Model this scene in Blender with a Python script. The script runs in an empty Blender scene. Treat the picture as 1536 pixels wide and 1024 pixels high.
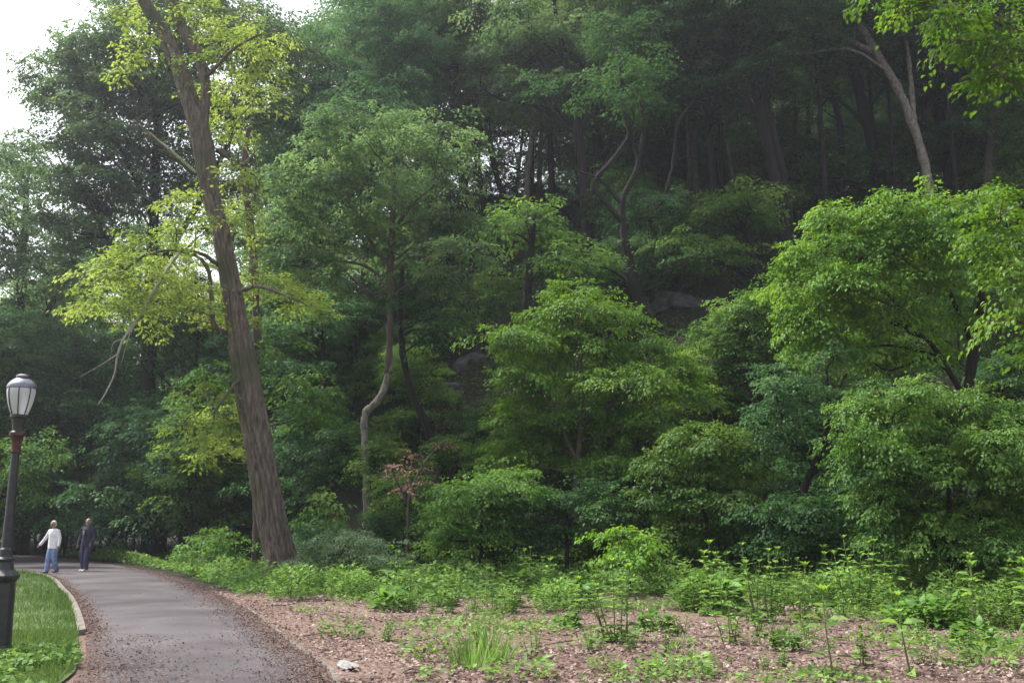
import bpy, bmesh, math, random
import numpy as np
from mathutils import Vector
R = math.radians
sc = bpy.context.scene
C = sc.collection
RNG = np.random.default_rng(7)

# ---------------------------------------------------------------- camera and picking helpers
FPX, HOR = 1450.0, 787.0
PITCH = math.atan((HOR - 512) / FPX)
CAMZ = 1.6
cd = bpy.data.cameras.new('camera'); cam = bpy.data.objects.new('camera', cd); C.objects.link(cam)
cam.location = (0, 0, CAMZ); cam.rotation_euler = (math.pi / 2 + PITCH, 0, 0)
cd.sensor_width = 36; cd.lens = 36 * FPX / 1536; cd.clip_start = 0.1; cd.clip_end = 2000
sc.camera = cam
cp, sp = math.cos(PITCH), math.sin(PITCH)

def ray(px, py):
    u = (px - 768) / FPX; v = (512 - py) / FPX
    return np.array([u, cp - v * sp, sp + v * cp])
def at(px, py, Y):
    d = ray(px, py); t = Y / d[1]
    return np.array([d[0] * t, Y, CAMZ + d[2] * t])

# ---------------------------------------------------------------- terrain
FX = [-80, -30, -20, -14, -10, -7, -3, 3, 15, 30, 80]
FY = [95, 85, 68, 50, 40, 33.5, 30.5, 27.5, 25.5, 24.5, 24]
def terrain(x, y):
    x = np.asarray(x, float); y = np.asarray(y, float)
    foot = np.interp(x, FX, FY)
    s = np.maximum(0, y - foot)
    ramp = np.where(s < 4, s * s / 8, s - 2)
    t = np.clip((x + 26) / 15, 0, 1); fac = t * t * (3 - 2 * t)
    a = ramp * 0.75
    P = 17 + 0.22 * np.maximum(0, x - 5)
    k = 0.6
    h = -np.log(np.exp(-np.minimum(a, 60) * k) + np.exp(-P * k)) / k
    h = np.maximum(0, h) * fac + 0.05 * s * fac
    n = np.sin(x * .9 + 1.3 * np.sin(y * .5)) * .35 + np.sin(y * 1.1 + x * .45) * .3 + np.sin(x * 2.3 + y * 1.7) * .12
    return h + n * np.clip(s / 6, 0, 1) + 0.0 * x
def gz(x, y): return float(terrain(x, y))
def ground(px, py):
    d = ray(px, py); t = 3.0
    for _ in range(4000):
        p = d * t
        if CAMZ + p[2] <= gz(p[0], p[1]): break
        t += .05
    return np.array([p[0], p[1], gz(p[0], p[1])])

# ---------------------------------------------------------------- materials
def mat(name):
    m = bpy.data.materials.new(name); m.use_nodes = True
    nt = m.node_tree; nt.nodes.clear()
    out = nt.nodes.new('ShaderNodeOutputMaterial')
    return m, nt, out
def nd(nt, t, **kw):
    n = nt.nodes.new(t)
    for k, v in kw.items():
        if hasattr(n, k): setattr(n, k, v)
        else: n.inputs[k].default_value = v
    return n
def rgba(c): return (c[0], c[1], c[2], 1)
def ramp_node(nt, stops):
    r = nt.nodes.new('ShaderNodeValToRGB')
    el = r.color_ramp.elements
    while len(el) > 1: el.remove(el[-1])
    el[0].position = stops[0][0]; el[0].color = rgba(stops[0][1])
    for p, c in stops[1:]:
        e = el.new(p); e.color = rgba(c)
    return r
def leaf_mat(name, dark, mid, light, trans=.42, gloss=.05, tcol=None):
    m, nt, out = mat(name); L = nt.links.new
    at_ = nd(nt, 'ShaderNodeAttribute', attribute_name='tint')
    r = ramp_node(nt, [(0, dark), (.5, mid), (1, light)])
    L(at_.outputs['Fac'], r.inputs[0])
    oi = nd(nt, 'ShaderNodeObjectInfo')
    mr = nd(nt, 'ShaderNodeMapRange'); mr.inputs[3].default_value = .8; mr.inputs[4].default_value = 1.2
    L(oi.outputs['Random'], mr.inputs[0])
    hs = nd(nt, 'ShaderNodeHueSaturation'); L(r.outputs[0], hs.inputs['Color']); L(mr.outputs[0], hs.inputs['Value'])
    df = nd(nt, 'ShaderNodeBsdfDiffuse'); tr = nd(nt, 'ShaderNodeBsdfTranslucent')
    hs2 = nd(nt, 'ShaderNodeHueSaturation', Hue=.487, Saturation=1.1, Value=1.25); L(hs.outputs[0], hs2.inputs['Color'])
    L(hs.outputs[0], df.inputs[0]); L(hs2.outputs[0], tr.inputs[0])
    mx = nd(nt, 'ShaderNodeMixShader'); mx.inputs[0].default_value = trans
    L(df.outputs[0], mx.inputs[1]); L(tr.outputs[0], mx.inputs[2])
    gl = nd(nt, 'ShaderNodeBsdfGlossy', Roughness=.5); gl.inputs[0].default_value = (.8, .9, 1, 1)
    m2 = nd(nt, 'ShaderNodeMixShader'); m2.inputs[0].default_value = gloss * .25
    L(mx.outputs[0], m2.inputs[1]); L(gl.outputs[0], m2.inputs[2])
    L(m2.outputs[0], out.inputs[0])
    return m
def bark_mat(name, dark, light, scale=(9, 9, 1.4), bump=.6, moss=None):
    m, nt, out = mat(name); L = nt.links.new
    tc = nd(nt, 'ShaderNodeTexCoord'); mp = nd(nt, 'ShaderNodeMapping'); mp.inputs['Scale'].default_value = scale
    L(tc.outputs['Object'], mp.inputs[0])
    n1 = nd(nt, 'ShaderNodeTexNoise', Scale=1.6, Detail=6.0, Roughness=.65); L(mp.outputs[0], n1.inputs['Vector'])
    n2 = nd(nt, 'ShaderNodeTexNoise', Scale=.35, Detail=3.0); L(tc.outputs['Object'], n2.inputs['Vector'])
    r = ramp_node(nt, [(.3, dark), (.7, light)]); L(n1.outputs[0], r.inputs[0])
    col = r.outputs[0]
    if moss:
        mr = ramp_node(nt, [(.5, (0, 0, 0)), (.62, (1, 1, 1))]); L(n2.outputs[0], mr.inputs[0])
        mm = nd(nt, 'ShaderNodeMixRGB'); L(mr.outputs[0], mm.inputs[0]); L(col, mm.inputs[1]); mm.inputs[2].default_value = rgba(moss); col = mm.outputs[0]
    b = nd(nt, 'ShaderNodeBsdfPrincipled', Roughness=.9); L(col, b.inputs['Base Color'])
    b.inputs['Specular IOR Level'].default_value = .15
    bp = nd(nt, 'ShaderNodeBump', Strength=bump, Distance=.04); L(n1.outputs[0], bp.inputs['Height']); L(bp.outputs[0], b.inputs['Normal'])
    L(b.outputs[0], out.inputs[0])
    return m
def simple_mat(name, c1, c2, scale=20., rough=.8, bump=.2, metal=0., spec=.3, dist=.01):
    m, nt, out = mat(name); L = nt.links.new
    tc = nd(nt, 'ShaderNodeTexCoord')
    n1 = nd(nt, 'ShaderNodeTexNoise', Scale=scale, Detail=5.0); L(tc.outputs['Object'], n1.inputs['Vector'])
    r = ramp_node(nt, [(.35, c1), (.65, c2)]); L(n1.outputs[0], r.inputs[0])
    b = nd(nt, 'ShaderNodeBsdfPrincipled', Roughness=rough, Metallic=metal); L(r.outputs[0], b.inputs['Base Color'])
    b.inputs['Specular IOR Level'].default_value = spec
    bp = nd(nt, 'ShaderNodeBump', Strength=bump, Distance=dist); L(n1.outputs[0], bp.inputs['Height']); L(bp.outputs[0], b.inputs['Normal'])
    L(b.outputs[0], out.inputs[0])
    return m

M = {}
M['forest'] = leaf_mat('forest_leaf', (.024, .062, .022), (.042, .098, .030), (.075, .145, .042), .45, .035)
M['forest_blue'] = leaf_mat('bluish_leaf', (.034, .085, .034), (.062, .140, .050), (.11, .21, .075), .45, .045)
M['forest_warm'] = leaf_mat('warm_leaf', (.040, .092, .022), (.078, .155, .034), (.13, .22, .05), .48, .035)
M['pale'] = leaf_mat('pale_leaf', (.06, .115, .044), (.11, .19, .068), (.18, .28, .105), .5, .04)
M['locust'] = leaf_mat('yellow_leaf', (.115, .18, .035), (.185, .26, .055), (.27, .345, .09), .5, .03)
M['bright'] = leaf_mat('bright_leaf', (.045, .11, .022), (.082, .175, .034), (.14, .255, .055), .42, .05)
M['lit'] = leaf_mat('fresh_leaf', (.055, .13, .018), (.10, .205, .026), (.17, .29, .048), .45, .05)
M['shrub'] = leaf_mat('shrub_leaf', (.040, .092, .018), (.072, .148, .027), (.125, .215, .044), .42, .045)
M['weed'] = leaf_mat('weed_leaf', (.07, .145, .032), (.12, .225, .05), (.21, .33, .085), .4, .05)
M['weedtop'] = leaf_mat('young_leaf', (.11, .22, .035), (.18, .32, .05), (.26, .42, .08), .42, .05)
M['grass'] = leaf_mat('grass_blade', (.045, .085, .022), (.072, .128, .032), (.115, .18, .05), .35, .04)
M['sage'] = leaf_mat('sage_leaf', (.07, .115, .06), (.115, .17, .09), (.18, .245, .14), .35, .04)
M['dead'] = leaf_mat('withered_leaf', (.13, .075, .058), (.22, .135, .108), (.34, .23, .19), .25, .03)
M['litter'] = leaf_mat('fallen_leaf', (.07, .048, .042), (.19, .136, .120), (.34, .26, .23), .1, .03)
M['bark_main'] = bark_mat('furrowed_bark', (.038, .031, .027), (.205, .163, .14), (6, 6, 1.3), 1.0, (.07, .075, .04))
M['bark_dark'] = bark_mat('dark_bark', (.008, .007, .007), (.028, .024, .022))
M['bark_mid'] = bark_mat('brown_bark', (.045, .035, .03), (.12, .095, .08))
M['bark_pale'] = bark_mat('pale_bark', (.13, .115, .10), (.40, .37, .33), (8, 8, 2.0), .4)
M['bark_grey'] = bark_mat('grey_bark', (.06, .052, .046), (.27, .245, .215), (7, 7, 2.5), .6)
M['stem'] = simple_mat('green_stem', (.07, .11, .03), (.12, .15, .05), 30)
M['rock'] = simple_mat('grey_rock', (.022, .024, .022), (.085, .083, .088), 2.5, .9, .8, dist=.15)
M['iron'] = simple_mat('black_iron', (.012, .012, .014), (.025, .025, .028), 14., .45, .15, .0, .5)
M['rust'] = simple_mat('red_brown_iron', (.035, .014, .013), (.075, .028, .025), 18., .55, .2)
M['cap'] = simple_mat('weathered_metal', (.12, .12, .15), (.22, .22, .27), 10., .4, .1, .6)
M['stone'] = simple_mat('kerb_stone', (.07, .062, .055), (.17, .15, .13), 9., .9, .5)

# ---------------------------------------------------------------- mesh building
def tagobj(o, label=None, cat=None, group=None, kind=None):
    if label: o['label'] = label
    if cat: o['category'] = cat
    if group: o['group'] = group
    if kind: o['kind'] = kind
    return o
def thing(name, label, cat, loc=(0, 0, 0), group=None, rz=0):
    o = bpy.data.objects.new(name, None); C.objects.link(o)
    o.location = Vector([float(v) for v in loc]); o.rotation_euler = (0, 0, rz); o.empty_display_size = .2
    return tagobj(o, label, cat, group)
def link_mesh(name, me, material, parent=None):
    if material: me.materials.append(material)
    o = bpy.data.objects.new(name, me); C.objects.link(o)
    if parent: o.parent = parent
    return o

class Wood:
    def __init__(s): s.v = []; s.f = []; s.n = 0
    def tube(s, pts, rad, sides=7, cap=True):
        P = np.asarray(pts, float); n = len(P)
        rad = np.asarray(rad, float) * np.ones(n)
        T = np.gradient(P, axis=0); T /= np.linalg.norm(T, axis=1)[:, None] + 1e-9
        ref = np.array([1., .13, 0]) if abs(T[0][0]) < .9 else np.array([0, 1., .1])
        a = np.linspace(0, 2 * np.pi, sides, endpoint=False)
        for i in range(n):
            u = ref - T[i] * ref.dot(T[i]); u /= np.linalg.norm(u) + 1e-9; w = np.cross(T[i], u); ref = u
            s.v.append(P[i] + rad[i] * (np.cos(a)[:, None] * u + np.sin(a)[:, None] * w))
        b = s.n
        for i in range(n - 1):
            for j in range(sides):
                k = (j + 1) % sides
                s.f.append((b + i * sides + j, b + i * sides + k, b + (i + 1) * sides + k, b + (i + 1) * sides + j))
        if cap:
            s.f.append(tuple(b + (n - 1) * sides + j for j in range(sides)))
            s.f.append(tuple(b + j for j in reversed(range(sides))))
        s.n += n * sides
    def build(s, name, material, parent=None, origin=(0, 0, 0), smooth=True):
        me = bpy.data.meshes.new(name)
        V = np.concatenate(s.v) - np.asarray(origin)
        me.from_pydata(V.tolist(), [], s.f)
        if smooth: me.polygons.foreach_set('use_smooth', [True] * len(me.polygons))
        return link_mesh(name, me, material, parent)

def smooth_path(pts, n=24):
    """Catmull-Rom through points"""
    P = np.asarray(pts, float)
    if len(P) < 3:
        t = np.linspace(0, 1, max(3, n // 2))[:, None]; return P[0] * (1 - t) + P[-1] * t
    Q = np.vstack([2 * P[0] - P[1], P, 2 * P[-1] - P[-2]]); out = []
    per = max(2, n // (len(P) - 1))
    for i in range(1, len(Q) - 2):
        for t in np.linspace(0, 1, per, endpoint=False):
            a, b, c, d = Q[i - 1], Q[i], Q[i + 1], Q[i + 2]
            out.append(.5 * (2 * b + (c - a) * t + (2 * a - 5 * b + 4 * c - d) * t * t + (3 * b - a - 3 * c + d) * t ** 3))
    out.append(P[-1]); return np.array(out)

T4 = (np.array([(0, 0, 0), (.42, .3, .07), (1, 0, -.1), (.42, -.3, .07)]), [(0, 1, 2, 3)])
TL = (np.array([(0, 0, 0), (.4, .16, .03), (1, 0, -.1), (.4, -.16, .03)]), [(0, 1, 2, 3)])
T8 = (np.array([(0, 0, 0), (.35, 0, .0), (.7, 0, -.05), (1, 0, -.2), (.28, .27, .07), (.65, .2, .01), (.28, -.27, .07), (.65, -.2, .01)]),
      [(0, 1, 4), (1, 2, 5, 4), (2, 3, 5), (0, 6, 1), (1, 6, 7, 2), (2, 7, 3)])
TG = (np.array([(0, .5, 0), (0, -.5, 0), (.6, .3, 0), (.6, -.3, 0), (1, 0, -.12)]), [(0, 1, 3, 2), (2, 3, 4)])

class Leaves:
    def __init__(s): s.p = []; s.a = []; s.nrm = []; s.sz = []; s.t = []
    def add(s, p, axis, nrm, size, tint):
        s.p.append(np.asarray(p)); s.a.append(axis); s.nrm.append(nrm); s.sz.append(np.ones(len(p)) * size); s.t.append(np.ones(len(p)) * tint)
    def count(s): return sum(len(x) for x in s.p)
    def build(s, name, material, parent=None, tpl=T4, width=1.0, origin=(0, 0, 0)):
        p = np.concatenate(s.p) - np.asarray(origin); a = np.concatenate(s.a); n = np.concatenate(s.nrm); sz = np.concatenate(s.sz); t = np.concatenate(s.t)
        a = a / (np.linalg.norm(a, axis=1)[:, None] + 1e-9)
        b = np.cross(n, a); b /= np.linalg.norm(b, axis=1)[:, None] + 1e-9
        n = np.cross(a, b)
        tv, tf = tpl; k = len(tv); N = len(p)
        V = p[:, None, :] + sz[:, None, None] * (tv[None, :, 0:1] * a[:, None] + width * tv[None, :, 1:2] * b[:, None] + tv[None, :, 2:3] * n[:, None])
        V = V.reshape(-1, 3)
        fl = np.array([len(f) for f in tf]); fi = np.concatenate([np.array(f) for f in tf])
        loops = (np.arange(N)[:, None] * k + fi[None, :]).ravel()
        tot = np.tile(fl, N); start = np.concatenate([[0], np.cumsum(tot)[:-1]])
        me = bpy.data.meshes.new(name)
        me.vertices.add(len(V)); me.vertices.foreach_set('co', V.astype(np.float32).ravel())
        me.loops.add(len(loops)); me.loops.foreach_set('vertex_index', loops.astype(np.int32))
        me.polygons.add(len(tot)); me.polygons.foreach_set('loop_start', start.astype(np.int32)); me.polygons.foreach_set('loop_total', tot.astype(np.int32))
        me.update(calc_edges=True)
        at_ = me.attributes.new('tint', 'FLOAT', 'FACE'); at_.data.foreach_set('value', np.repeat(t, len(tf)).astype(np.float32))
        return link_mesh(name, me, material, parent)

def sprays(rng, LV, pos, dirs, L, leaf, dens=1.0, droop=.35, tint=(.0, 1.), tilt=.45):
    """flat fans of leaves: pos (n,3) start points, dirs (n,3) outward directions"""
    n = len(pos)
    m = max(8, int(dens * 2.3 * (L / leaf) ** 2 * .7))
    d = dirs.copy(); d /= np.linalg.norm(d, axis=1)[:, None] + 1e-9
    side = np.cross(d, np.array([0, 0, 1.])); side /= np.linalg.norm(side, axis=1)[:, None] + 1e-9
    upv = np.cross(side, d)
    sc_ = rng.uniform(.65, 1.3, (n, 1, 1))
    u = rng.random((n, m, 1)) ** .8
    v = rng.normal(0, .34, (n, m, 1)) * (np.sin(np.pi * np.clip(u * .85 + .12, 0, 1)) + .15)
    p = pos[:, None] + sc_ * L * (d[:, None] * (u - .15) + side[:, None] * v) - np.array([0, 0, 1.]) * droop * L * (u * u + 1.2 * v * v) + rng.normal(0, .07 * L, (n, m, 3)) * np.array([1, 1, .8])
    ax = d[:, None] * (.5 + .4 * u) + side[:, None] * np.sign(v) * .75 - np.array([0, 0, .35 + droop]) * (.3 + u) + rng.normal(0, .3, (n, m, 3))
    nr = upv[:, None] * .5 + np.array([0, 0, 1.]) + d[:, None] * .25 + rng.normal(0, tilt, (n, m, 3))
    tb = np.clip(rng.uniform(tint[0], tint[1], (n, 1)) * .6 + rng.uniform(tint[0], tint[1], (n, m)) * .4, 0, 1)
    LV.add(p.reshape(-1, 3), ax.reshape(-1, 3), nr.reshape(-1, 3), leaf * rng.uniform(.7, 1.25, n * m), tb.ravel())

def lobe(rng, LV, W, c, r, leaf, cover=1.0, Lf=6.5, droop=.35, zlo=-.35, dens=1.0, twigs=4, tint=(0, 1), tr=.012):
    c = np.asarray(c, float); r = np.asarray(r, float)
    r = r * np.array([rng.uniform(.75, 1.3), rng.uniform(.75, 1.3), rng.uniform(.7, 1.45)]); tl = rng.uniform(-.3, .3); tint = (tint[0] + min(0, tl) + max(0, tl), tint[1] + tl)
    leaf = leaf * rng.uniform(.85, 1.12)
    L = leaf * Lf
    area = 4 * r[0] * r[1] + 2.2 * r[2] * (r[0] + r[1])
    n = max(5, int(1.25 * cover * area / (L * L * .55)))
    z = rng.uniform(zlo, 1, n); ph = rng.uniform(0, 2 * np.pi, n); q = np.sqrt(1 - z * z)
    dr = np.stack([q * np.cos(ph), q * np.sin(ph), z], 1)
    rad = rng.uniform(.35, 1.0, n) ** .55
    bump = 1 + .3 * np.sin(ph * 3 + c[0] * 3) + .2 * np.sin(ph * 5 + 3 * z + c[2]) + np.where(rng.random(n) < .12, rng.uniform(.15, .5, n), 0)
    pos = c + dr * r * (rad * bump)[:, None]
    out = dr * np.array([1, 1, .35]) + rng.normal(0, .35, (n, 3)) * np.array([1, 1, .4]) + np.array([0, 0, .12]) + rng.normal(0, .25, (n, 1)) * np.array([0, 0, 1.])
    sprays(rng, LV, pos, out, L, leaf, dens, droop, tint)
    if W is not None and r[0] > .25:
        ns = int(rng.integers(0, 3))
        for _ in range(ns):
            a_ = rng.uniform(0, 2 * np.pi); up = rng.uniform(.25, 1.3); dv = np.array([math.cos(a_), math.sin(a_), up]); dv /= np.linalg.norm(dv)
            p0 = c + dv * r * .6; p1 = p0 + dv * rng.uniform(.35, .8) * min(max(r), 1.6); P_ = smooth_path([p0, (p0 + p1) / 2 + rng.normal(0, .05, 3), p1 - np.array([0, 0, .08])], 10)
            W.tube(P_, np.linspace(tr, tr * .35, len(P_)), 4, False)
            q_ = P_[[2, 4, 6, 8, len(P_) - 1]]; sprays(rng, LV, q_, dv + rng.normal(0, .7, (5, 3)), L * .55, leaf, .8, .3, tint)
        for i in rng.choice(n, min(n, twigs), replace=False):
            mid = (c + pos[i]) / 2 + rng.normal(0, .08, 3) * r
            W.tube(smooth_path([c - np.array([0, 0, r[2] * .3]), mid, pos[i] + out[i] * L * .3], 6), np.linspace(tr * 1.3, tr * .4, 7)[:len(smooth_path([c, mid, pos[i]], 6))], 4, False)

def limb(rng, W, a, b, r0, r1, sag=.0, n=9, wob=.05):
    a = np.asarray(a, float); b = np.asarray(b, float); L = np.linalg.norm(b - a)
    m1 = a + (b - a) * .33 + np.array([0, 0, sag * L]) + rng.normal(0, wob * L, 3); m2 = a + (b - a) * .68 + np.array([0, 0, sag * L * .8]) + rng.normal(0, wob * L, 3)
    P = smooth_path([a, m1, m2, b], n); W.tube(P, np.linspace(r0, r1, len(P)), 6, False)

def nearest_on(trunks, c, low=.0):
    best = None
    for P, rad in trunks:
        w = np.linalg.norm((P - c) * np.array([1, 1, .8]), axis=1) + np.where(P[:, 2] > c[2] - low, 2.5 * (P[:, 2] - c[2] + low) + .5, 0)
        i = int(np.argmin(w))
        if best is None or w[i] < best[0]: best = (w[i], P[i], rad[i])
    return best[1], best[2]

# ---------------------------------------------------------------- hero tree from stems and lobes
def px_r(w, Y): return w / FPX * Y
def hero(name, label, cat, Y, stems, lobes, leafmat, barkmat, leaf, seed, cover=1.0, bark2=None, dens=1.0, droop=.35, group=None, Lf=6.5, zlo=-.35,
         dy=1.0, tpl=T4, width=1.0, sides=9, to_ground=True, tint=(0, 1), limbr=.35, wob=.02, foliage='crown', dead=None, lobe_scale_y=.9):
    """stems: list of [(px,py,width_px,(dY))...] base first; lobes: (px,py,hw,hh[,dY])"""
    rng = np.random.default_rng(seed)
    W = Wood(); W2 = Wood() if bark2 else W; LV = Leaves(); trunks = []
    base = None
    for k, st in enumerate(stems):
        P = [at(q[0], q[1], Y + (q[3] if len(q) > 3 else 0)) for q in st]; rd = [px_r(q[2] / 2, Y) for q in st]
        if k == 0:
            g = gz(P[0][0], P[0][1])
            if to_ground:
                if P[0][2] > g + .05: P.insert(0, np.array([P[0][0], P[0][1], g - .15])); rd.insert(0, rd[0] * 1.15)
                else: P[0][2] = g - .1
            base = np.array([P[0][0], P[0][1], g])
        n = 5 * len(P); S = smooth_path(P, n); r_ = np.interp(np.linspace(0, 1, len(S)), np.linspace(0, 1, len(rd)), rd)
        S[1:-1] += rng.normal(0, wob, (len(S) - 2, 3)) * r_[1:-1, None] * 4
        ii = np.arange(len(r_)); r_ = r_ * (1 + .09 * np.sin(ii * 1.3 + seed) + .07 * np.sin(ii * 2.9 + k) + rng.normal(0, .03, len(r_)))
        if k == 0: r_[0] *= 1.35; r_[1] *= 1.12
        (W if k == 0 else W2).tube(S, r_, sides); trunks.append((S, r_))
    W0 = W; W = W2
    for lb in lobes:
        c = at(lb[0], lb[1], Y + (lb[4] if len(lb) > 4 else rng.uniform(-dy, dy)))
        rx, rz = px_r(lb[2], Y), px_r(lb[3], Y)
        a, ra = nearest_on(trunks, c, rx * .4)
        r0 = min(ra * .6, .02 + rx * limbr * .1)
        limb(rng, W, a, c - np.array([0, 0, rz * .3]), r0, .012, .06)
        lobe(rng, LV, W, c, (rx, rx * lobe_scale_y, rz), leaf, cover, Lf, droop, zlo, dens, 4, tint)
    t = thing(name, label, cat, base, group)
    W0.build('trunk', barkmat, t, base)
    if bark2: W2.build('limbs', bark2, t, base)
    LV.build(foliage, leafmat, t, tpl, width, base)
    return t

def children(o): return [c for c in bpy.data.objects if c.parent == o]
def copy_tree(root, loc, rz, s, label, group=None, kids=None):
    r = root.copy(); C.objects.link(r); r.location = Vector([float(v) for v in loc]); r.rotation_euler = (0, 0, rz)
    r.scale = s if hasattr(s, '__len__') else (s, s, s)
    r['label'] = label
    if group: r['group'] = group
    for ch in (kids or children(root)):
        c = ch.copy(); C.objects.link(c); c.parent = r
    return r
KIDS = {}

# ---------------------------------------------------------------- ground, path, lawn
def terrain_mesh():
    xs = np.concatenate([np.linspace(-260, -40, 30), np.linspace(-39, 50, 150), np.linspace(52, 260, 28)])
    ys = np.concatenate([np.linspace(-60, 18, 30), np.linspace(18.6, 75, 130), np.linspace(77, 420, 45)])
    X, Y = np.meshgrid(xs, ys); Z = terrain(X, Y)
    V = np.stack([X, Y, Z], -1).reshape(-1, 3); nx = len(xs); F = []
    for j in range(len(ys) - 1):
        for i in range(nx - 1):
            a = j * nx + i; F.append((a, a + 1, a + nx + 1, a + nx))
    me = bpy.data.meshes.new('ground'); me.from_pydata(V.tolist(), [], F); me.polygons.foreach_set('use_smooth', [True] * len(F))
    m, nt, out = mat('forest_floor'); L = nt.links.new
    tc = nd(nt, 'ShaderNodeTexCoord')
    n1 = nd(nt, 'ShaderNodeTexNoise', Scale=.5, Detail=5.0); n2 = nd(nt, 'ShaderNodeTexNoise', Scale=14., Detail=6.0, Roughness=.7); n3 = nd(nt, 'ShaderNodeTexVoronoi', Scale=22.)
    for n in (n1, n2, n3): L(tc.outputs['Object'], n.inputs['Vector'])
    r1 = ramp_node(nt, [(.3, (.07, .05, .043)), (.5, (.15, .108, .094)), (.72, (.25, .19, .165))]); L(n2.outputs[0], r1.inputs[0])
    r2 = ramp_node(nt, [(.0, (.6, .55, .55)), (1, (1.25, 1.2, 1.15))]); L(n3.outputs['Color'], r2.inputs[0])
    mm = nd(nt, 'ShaderNodeMixRGB', blend_type='MULTIPLY'); mm.inputs[0].default_value = .8; L(r1.outputs[0], mm.inputs[1]); L(r2.outputs[0], mm.inputs[2])
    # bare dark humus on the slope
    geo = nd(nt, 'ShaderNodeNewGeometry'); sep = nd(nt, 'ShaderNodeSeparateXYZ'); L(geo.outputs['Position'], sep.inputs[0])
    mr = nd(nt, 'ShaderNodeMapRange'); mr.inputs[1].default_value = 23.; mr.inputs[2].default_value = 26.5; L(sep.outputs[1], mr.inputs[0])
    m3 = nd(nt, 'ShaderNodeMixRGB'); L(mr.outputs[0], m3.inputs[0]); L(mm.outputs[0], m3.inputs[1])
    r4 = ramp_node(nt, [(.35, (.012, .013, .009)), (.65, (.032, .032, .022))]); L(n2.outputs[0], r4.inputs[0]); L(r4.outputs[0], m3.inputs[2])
    b = nd(nt, 'ShaderNodeBsdfPrincipled', Roughness=.95); b.inputs['Specular IOR Level'].default_value = .1; L(m3.outputs[0], b.inputs['Base Color'])
    bp = nd(nt, 'ShaderNodeBump', Strength=.7, Distance=.05); L(n2.outputs[0], bp.inputs['Height']); L(bp.outputs[0], b.inputs['Normal'])
    L(b.outputs[0], out.inputs[0])
    o = link_mesh('ground', me, m); tagobj(o, kind='structure'); return o
terrain_mesh()

LE = [(-3.1, -6), (-3.3, 4)] + [tuple(ground(*q)[:2]) for q in [(104, 1030), (128, 985), (122, 930), (100, 890), (60, 863)]] + [(-21.5, 39.0), (-30, 46), (-60, 60)]
RE = [(-.9, -6), (-1.1, 4)] + [tuple(ground(*q)[:2]) for q in [(498, 1030), (432, 965), (352, 905), (262, 866)]] + [(-15.6, 39.5), (-22.5, 49), (-31, 57), (-60, 72)]
def spath(pts, n): return smooth_path([(a, b, 0) for a, b in pts], n)
LEp, REp = spath(LE, 90), spath(RE, 90)
def resample(P, n):
    d = np.concatenate([[0], np.cumsum(np.linalg.norm(np.diff(P, axis=0), axis=1))]); t = np.linspace(0, d[-1], n)
    return np.stack([np.interp(t, d, P[:, i]) for i in range(3)], 1)
LEp, REp = resample(LEp, 160), resample(REp, 160)

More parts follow.
